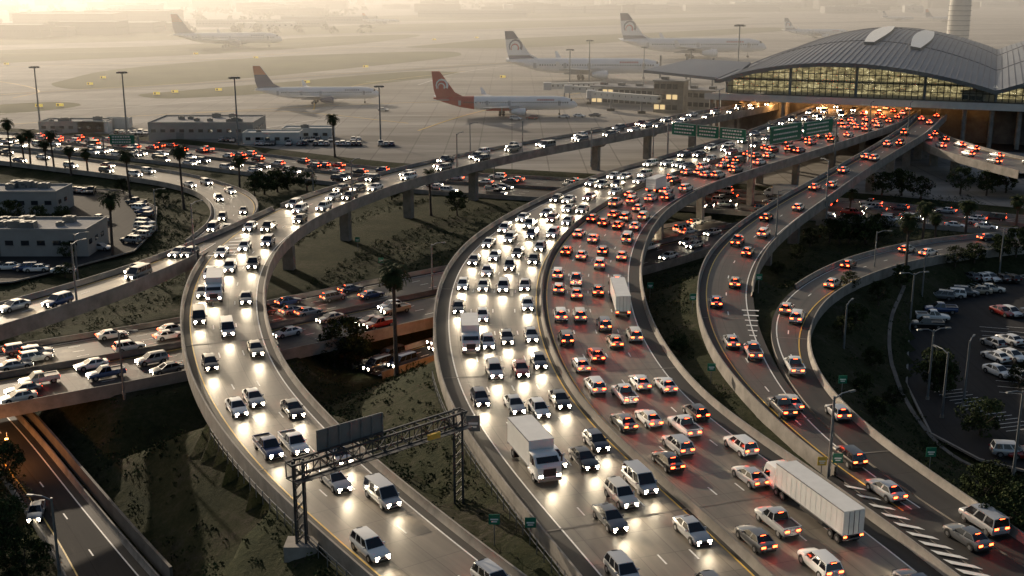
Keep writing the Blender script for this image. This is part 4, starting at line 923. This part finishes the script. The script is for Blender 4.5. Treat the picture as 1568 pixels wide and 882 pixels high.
# ------------------------------------------------------------ street furniture
def overhead_gantry():
    a=P(463,838,8.0); b=P(703,782,5.5); top=17.0
    par=empty('overhead_sign_gantry'); mb=MB()
    for p in(a,b):
        mb.box((p[0],p[1],p[2]-.2),(3.2,2.4,1.6),M_conc)
        for dx,dy in((-.45,-.35),(.45,-.35),(-.45,.35),(.45,.35)): mb.beam((p[0]+dx,p[1]+dy,p[2]),(p[0]+dx,p[1]+dy,top+.2),.22,.22,M_steel_d)
        z=p[2]+.6
        while z<top-1.2:
            for dy in(-.35,.35): mb.beam((p[0]-.45,p[1]+dy,z),(p[0]+.45,p[1]+dy,z+1.1),.1,.1,M_steel_d)
            mb.beam((p[0]-.45,p[1]-.35,z),(p[0]-.45,p[1]+.35,z),.1,.1,M_steel_d); z+=1.1
    mb.build('posts',par)
    mb=MB(); A=np.array([a[0],a[1],top]);B=np.array([b[0],b[1],top]); d=(B-A); L=np.linalg.norm(d); d/=L; n=np.array([-d[1],d[0],0])
    A=A-d*1.0;B=B+d*.8; L+=1.8
    for s in(-.6,.6):
        for z in(-1.6,0): mb.beam(A+n*s+[0,0,z],B+n*s+[0,0,z],.2,.2,M_steel_d)
        N_=14
        for i in range(N_):
            t0,t1=i/N_,(i+1)/N_; z0,z1=(-1.6,0) if i%2 else (0,-1.6); mb.beam(A+(B-A)*t0+n*s+[0,0,z0],A+(B-A)*t1+n*s+[0,0,z1],.1,.1,M_steel_d); mb.beam(A+(B-A)*t0+n*s+[0,0,-1.6],A+(B-A)*t0+n*s,.1,.1,M_steel_d)
    for i in range(15):
        t=i/14; mb.beam(A+(B-A)*t-n*.6,A+(B-A)*t+n*.6,.1,.1,M_steel_d); mb.beam(A+(B-A)*t-n*1.5+[0,0,-1.6],A+(B-A)*t+n*.6+[0,0,-1.6],.1,.1,M_steel_d)
    mb.beam(A-n*1.1+[0,0,-1.6],B-n*1.1+[0,0,-1.6],.6,.05,M_steel_d); mb.beam(A-n*1.5+[0,0,-.7],B-n*1.5+[0,0,-.7],.05,.05,M_steel_d)
    mb.build('truss',par)
    mb=MB(); 
    c0=A+(B-A)*.17; c1=A+(B-A)*.53
    mb.beam(c0+n*.8+[0,0,1.0],c1+n*.8+[0,0,.9],.12,2.4,M_signback)
    for t in np.linspace(0,1,7): c=c0+(c1-c0)*t; mb.beam(c+n*.66+[0,0,-.3],c+n*.66+[0,0,2.1],.12,.1,M_steel)
    mb.build('sign_panel_back',par)
    mb=MB(); c=A+(B-A)*.72; mb.beam(c-n*1.55+[0,0,-1.1],c+d*1.5-n*1.55+[0,0,-1.1],.3,.6,M_yellow); mb.build('warning_box',par)
overhead_gantry()
def sign_gantry(u0,v0,u1,v1,z,panels,top=7.5):
    a,b=P(u0,v0,z),P(u1,v1,z); par=empty('highway_sign_gantry'); mb=MB(); d=b-a;L=np.linalg.norm(d);d/=L; up=np.array([0,0,1.])
    for p in(a,b): mb.cyl(p,p+up*(top+1.5),.3,.25,10,M_steel)
    for zz in(top-.6,top+1.2): mb.beam(a+up*zz,b+up*zz,.25,.25,M_steel)
    for i in range(12): mb.beam(a+d*L*i/12+up*(top-.6 if i%2 else top+1.2),a+d*L*(i+1)/12+up*(top+1.2 if i%2 else top-.6),.12,.12,M_steel)
    mb.build('frame',par); n=np.array([d[1],-d[0],0]); 
    if n[1]>0: n=-n
    for (t0,t1,h) in panels:
        mb=MB(); p,q=a+d*L*t0+n*.4+up*(top+.3),a+d*L*t1+n*.4+up*(top+.3); mb.beam(p,q,.12,h,M_green)
        w=np.linalg.norm(q-p)
        for zz in(-h/2+.1,h/2-.1): mb.beam(p+n*.08+up*zz,q+n*.08+up*zz,.03,.1,M_white)
        rr=random.Random(int(t0*100))
        for k in range(3):
            zz=h*.28-k*h*.27; x=w*.1
            while x<w*.85:
                l=rr.uniform(.35,.8); e=(q-p)/w; mb.beam(p+e*x+n*.08+up*zz,p+e*(x+l)+n*.08+up*zz,.03,.42,M_white); x+=l+.25
        mb.build('sign_panel',par)
sign_gantry(1022,236,1145,250,10.5,[(.06,.36,3.6),(.38,.64,3.6),(.66,.97,3.4)])
sign_gantry(1150,262,1278,236,10.2,[(.18,.54,5.0),(.57,.93,4.2)],top=8.6)
sign_gantry(160,241,214,241,0.,[(.2,.9,3.4)],top=6)
def small_sign(u,v,z,m,w=1.1,h=1.1,ph=2.3):
    p=P(u,v,z); par=empty('road_sign',tuple(p)); mb=MB(); mb.cyl((0,0,-1),(0,0,ph+h/2),.05,.05,6,M_steel); mb.box((0,-.08,ph+h/2),(w,.05,h),m); mb.box((0,-.11,ph+h/2),(w*.7,.02,h*.14),M_white); mb.box((0,-.11,ph+h/2-h*.22),(w*.5,.02,h*.12),M_white); mb.build('sign',par)
for u,v in[(1088,592),(1280,738),(1422,728),(1288,612),(995,460),(1161,448),(548,385),(584,418),(757,835),(1060,480)]: 
    g=float(terrain(P(u,v,8)[None,:2])[0]); small_sign(u,v,max(g,0),M_green)
small_sign(1256,742,8,M_yellow,1,1); small_sign(725,690,7,M_signback,1.6,2.0,2.5); small_sign(812,840,7,M_green); small_sign(1240,790,8.5,M_yellow,.6,.6,1)
def lamp_mesh(h,arm,double=False):
    mb=MB(); mb.cyl((0,0,-1),(0,0,h),.2,.13,8,M_steel); mb.cyl((0,0,0),(0,0,.5),.3,.26,8,M_conc)
    for sg in((1,-1) if double else (1,)):
        mb.cyl((0,0,h-.3),(sg*arm*.5,0,h+.15),.09,.08,6,M_steel); mb.cyl((sg*arm*.5,0,h+.15),(sg*arm,0,h+.2),.08,.07,6,M_steel); mb.box((sg*(arm+.35),0,h+.18),(.9,.35,.16),M_signback,0,.8); mb.box((sg*(arm+.35),0,h+.08),(.6,.25,.04),M_headoff)
    return mb.mesh('street_lamp')
LS=lamp_mesh(10,2.2); LD=lamp_mesh(11,2.0,True)
def mast_mesh():
    mb=MB(); mb.cyl((0,0,-1),(0,0,22),.36,.2,10,M_steel); mb.cyl((0,0,22),(0,0,22.2),1.3,1.3,10,M_steel_d)
    for k in range(8):
        t=k*math.pi/4; mb.box((1.5*math.cos(t),1.5*math.sin(t),21.8),(.7,.5,.5),M_signback,t); mb.box((1.75*math.cos(t),1.75*math.sin(t),21.7),(.3,.4,.3),M_headoff,t)
    return mb.mesh('floodlight_mast')
MM=mast_mesh()
for u,v,vt in[(62,197,104),(195,210,112),(365,222,120),(583,222,133),(902,130,64),(872,150,78),(1056,150,78),(1128,140,42),(1260,158,95),(985,130,74),(330,24,8),(1510,150,90)]:
    p=P(u,v,AP); h=(v-vt)/FOC*math.hypot(p[1],50); place(MM,'floodlight_mast',p,0,sc=h/22)
for u,v,z,me,rz in[(190,604,0.1,LS,0),(118,466,11,LS,1),(92,885,-5,LS,3),(662,448,0,LS,0.3),(1392,510,0,LD,0.2),(1420,612,0,LD,.2),(1552,722,0,LD,.4),(1268,738,8,LS,.5),(1188,365,9,LS,0),(1265,310,9.5,LS,2),(1337,430,3,LS,0),(1410,470,0,LS,0),(298,392,11,LS,1),(480,300,0,LS,2),(720,232,AP,LS,0),(757,290,0,LS,0),(1530,420,0,LS,0),(240,350,0,LS,0),(120,430,0,LS,.4),(1442,640,0,LS,2),(1475,620,0,LS,1),(1000,236,11,LS,1),(1330,205,12,LS,1),(1290,560,3,LS,1),(905,250,10,LS,0),(1172,240,11,LS,1),(700,262,11,LS,1),(800,238,11,LS,1),(540,312,11,LS,1),(1100,181,12,LS,1),(1390,205,12,LS,1)]:
    p=P(u,v,z); place(me,'street_lamp',p,rz)
M_ysign=mat('taxiway_sign_face',(.7,.5,.05),.4,emit=(1,.7,.1),es=.45)
def taxi_sign(u,v):
    p=P(u,v,AP+.1); par=empty('taxiway_sign',tuple(p)); mb=MB(); mb.box((0,0,1.1),(3.4,.4,1.3),M_ysign); mb.box((-.8,-.23,1.1),(.8,.04,.9),M_plastic)
    for x in(-1.2,1.2): mb.cyl((x,0,0),(x,0,.6),.1,.1,6,M_steel)
    mb.build('sign_box',par)
for u,v in[(138,131),(158,121),(240,146),(335,140),(60,165),(92,164),(268,143),(392,90),(300,84),(470,128),(730,59),(770,120),(960,60),(1050,72),(1160,100),(560,104),(665,62),(10,100)]: taxi_sign(u,v)
mb=MB(); p=Nr.at(Nr.w+1.0,0)
for i in range(Nr.n-1):
    a,b=p[i],p[i+1]; mb.beam((a[0],a[1],-4.9),(b[0],b[1],-4.9),.35,2.2,M_conc_d)
mb.build('retaining_wall')
mb=MB()
for r,off in((Er,-.9),(AB,-.9)):
    p=r.at(off+0*r.w,-.9); idx=np.where(r.emb)[0]
    for i in idx[:-1]:
        a,b=p[i],p[i+1]
        mb.cyl((a[0],a[1],a[2]-.3),(a[0],a[1],a[2]+1.3),.05,.05,5,M_steel)
        mb.beam(a+[0,0,1.2],b+[0,0,1.2],.05,.06,M_steel); mb.beam(a+[0,0,.6],b+[0,0,.6],.05,.06,M_steel)
mb.build('safety_railing')
c=dense([P(u,v,0) for u,v in[(1382,470),(1362,520),(1362,570),(1385,620),(1430,672),(1500,715),(1580,745)]],2.0); tzz=terrain(c[:,:2]); mb=MB()
for i in range(len(c)-1):
    mb.beam((c[i][0],c[i][1],tzz[i]+.12),(c[i+1][0],c[i+1][1],tzz[i+1]+.12),.6,.3,M_conc_d)
mb.build('drainage_channel')
for u,v,z in((690,500,5),(730,490,5),(10,672,-1.6),(-40,640,-1.6)):
    p=P(u,v,z); par=empty('wall_lamp',tuple(p)); mb=MB(); mb.box((0,0,0),(.4,.2,.2),M_orange); mb.cyl((0,.2,-.1),(0,.2,.9),.05,.05,6,M_steel); mb.build('lamp',par); plamp((0,-.5,-.4),1600,(1,.36,.09),.4,par)
# ------------------------------------------------------------ haze, sky, sun, camera
m=bpy.data.materials.new('haze_air'); m.use_nodes=True; nt=m.node_tree; nt.nodes.clear(); o=nt.nodes.new('ShaderNodeOutputMaterial'); vsn=nt.nodes.new('ShaderNodeVolumeScatter'); vsn.inputs['Color'].default_value=(1,.98,.94,1); vsn.inputs['Density'].default_value=.00074; vsn.inputs['Anisotropy'].default_value=.5; nt.links.new(vsn.outputs[0],o.inputs['Volume'])
mb=MB(); mb.box((0,5430,60),(9000,10000,130),m); mb.build('haze')
w=bpy.data.worlds.new('World'); scene.world=w; w.use_nodes=True; nt=w.node_tree; bg=nt.nodes['Background']; sk=nt.nodes.new('ShaderNodeTexSky'); sk.sky_type='NISHITA'; sk.sun_disc=False
EL,AZ=math.radians(15),math.radians(34)
sk.sun_elevation=EL; sk.sun_rotation=-AZ; sk.dust_density=4; nt.links.new(sk.outputs[0],bg.inputs['Color']); bg.inputs['Strength'].default_value=.095
S=Vector((-math.sin(AZ)*math.cos(EL),math.cos(AZ)*math.cos(EL),math.sin(EL))); sl=bpy.data.lights.new('sun','SUN'); sl.energy=4.9; sl.angle=math.radians(.5); sl.color=(1,.82,.61); so=bpy.data.objects.new('sun',sl); scene.collection.objects.link(so); so.rotation_euler=S.to_track_quat('Z','Y').to_euler()
cd=bpy.data.cameras.new('camera'); cd.sensor_width=36; cd.lens=FOC/1568*36; cd.clip_end=30000; cd.clip_start=1; co=bpy.data.objects.new('camera',cd); scene.collection.objects.link(co); co.location=(0,0,CAMH); co.rotation_euler=(math.pi/2-TH,0,0); scene.camera=co
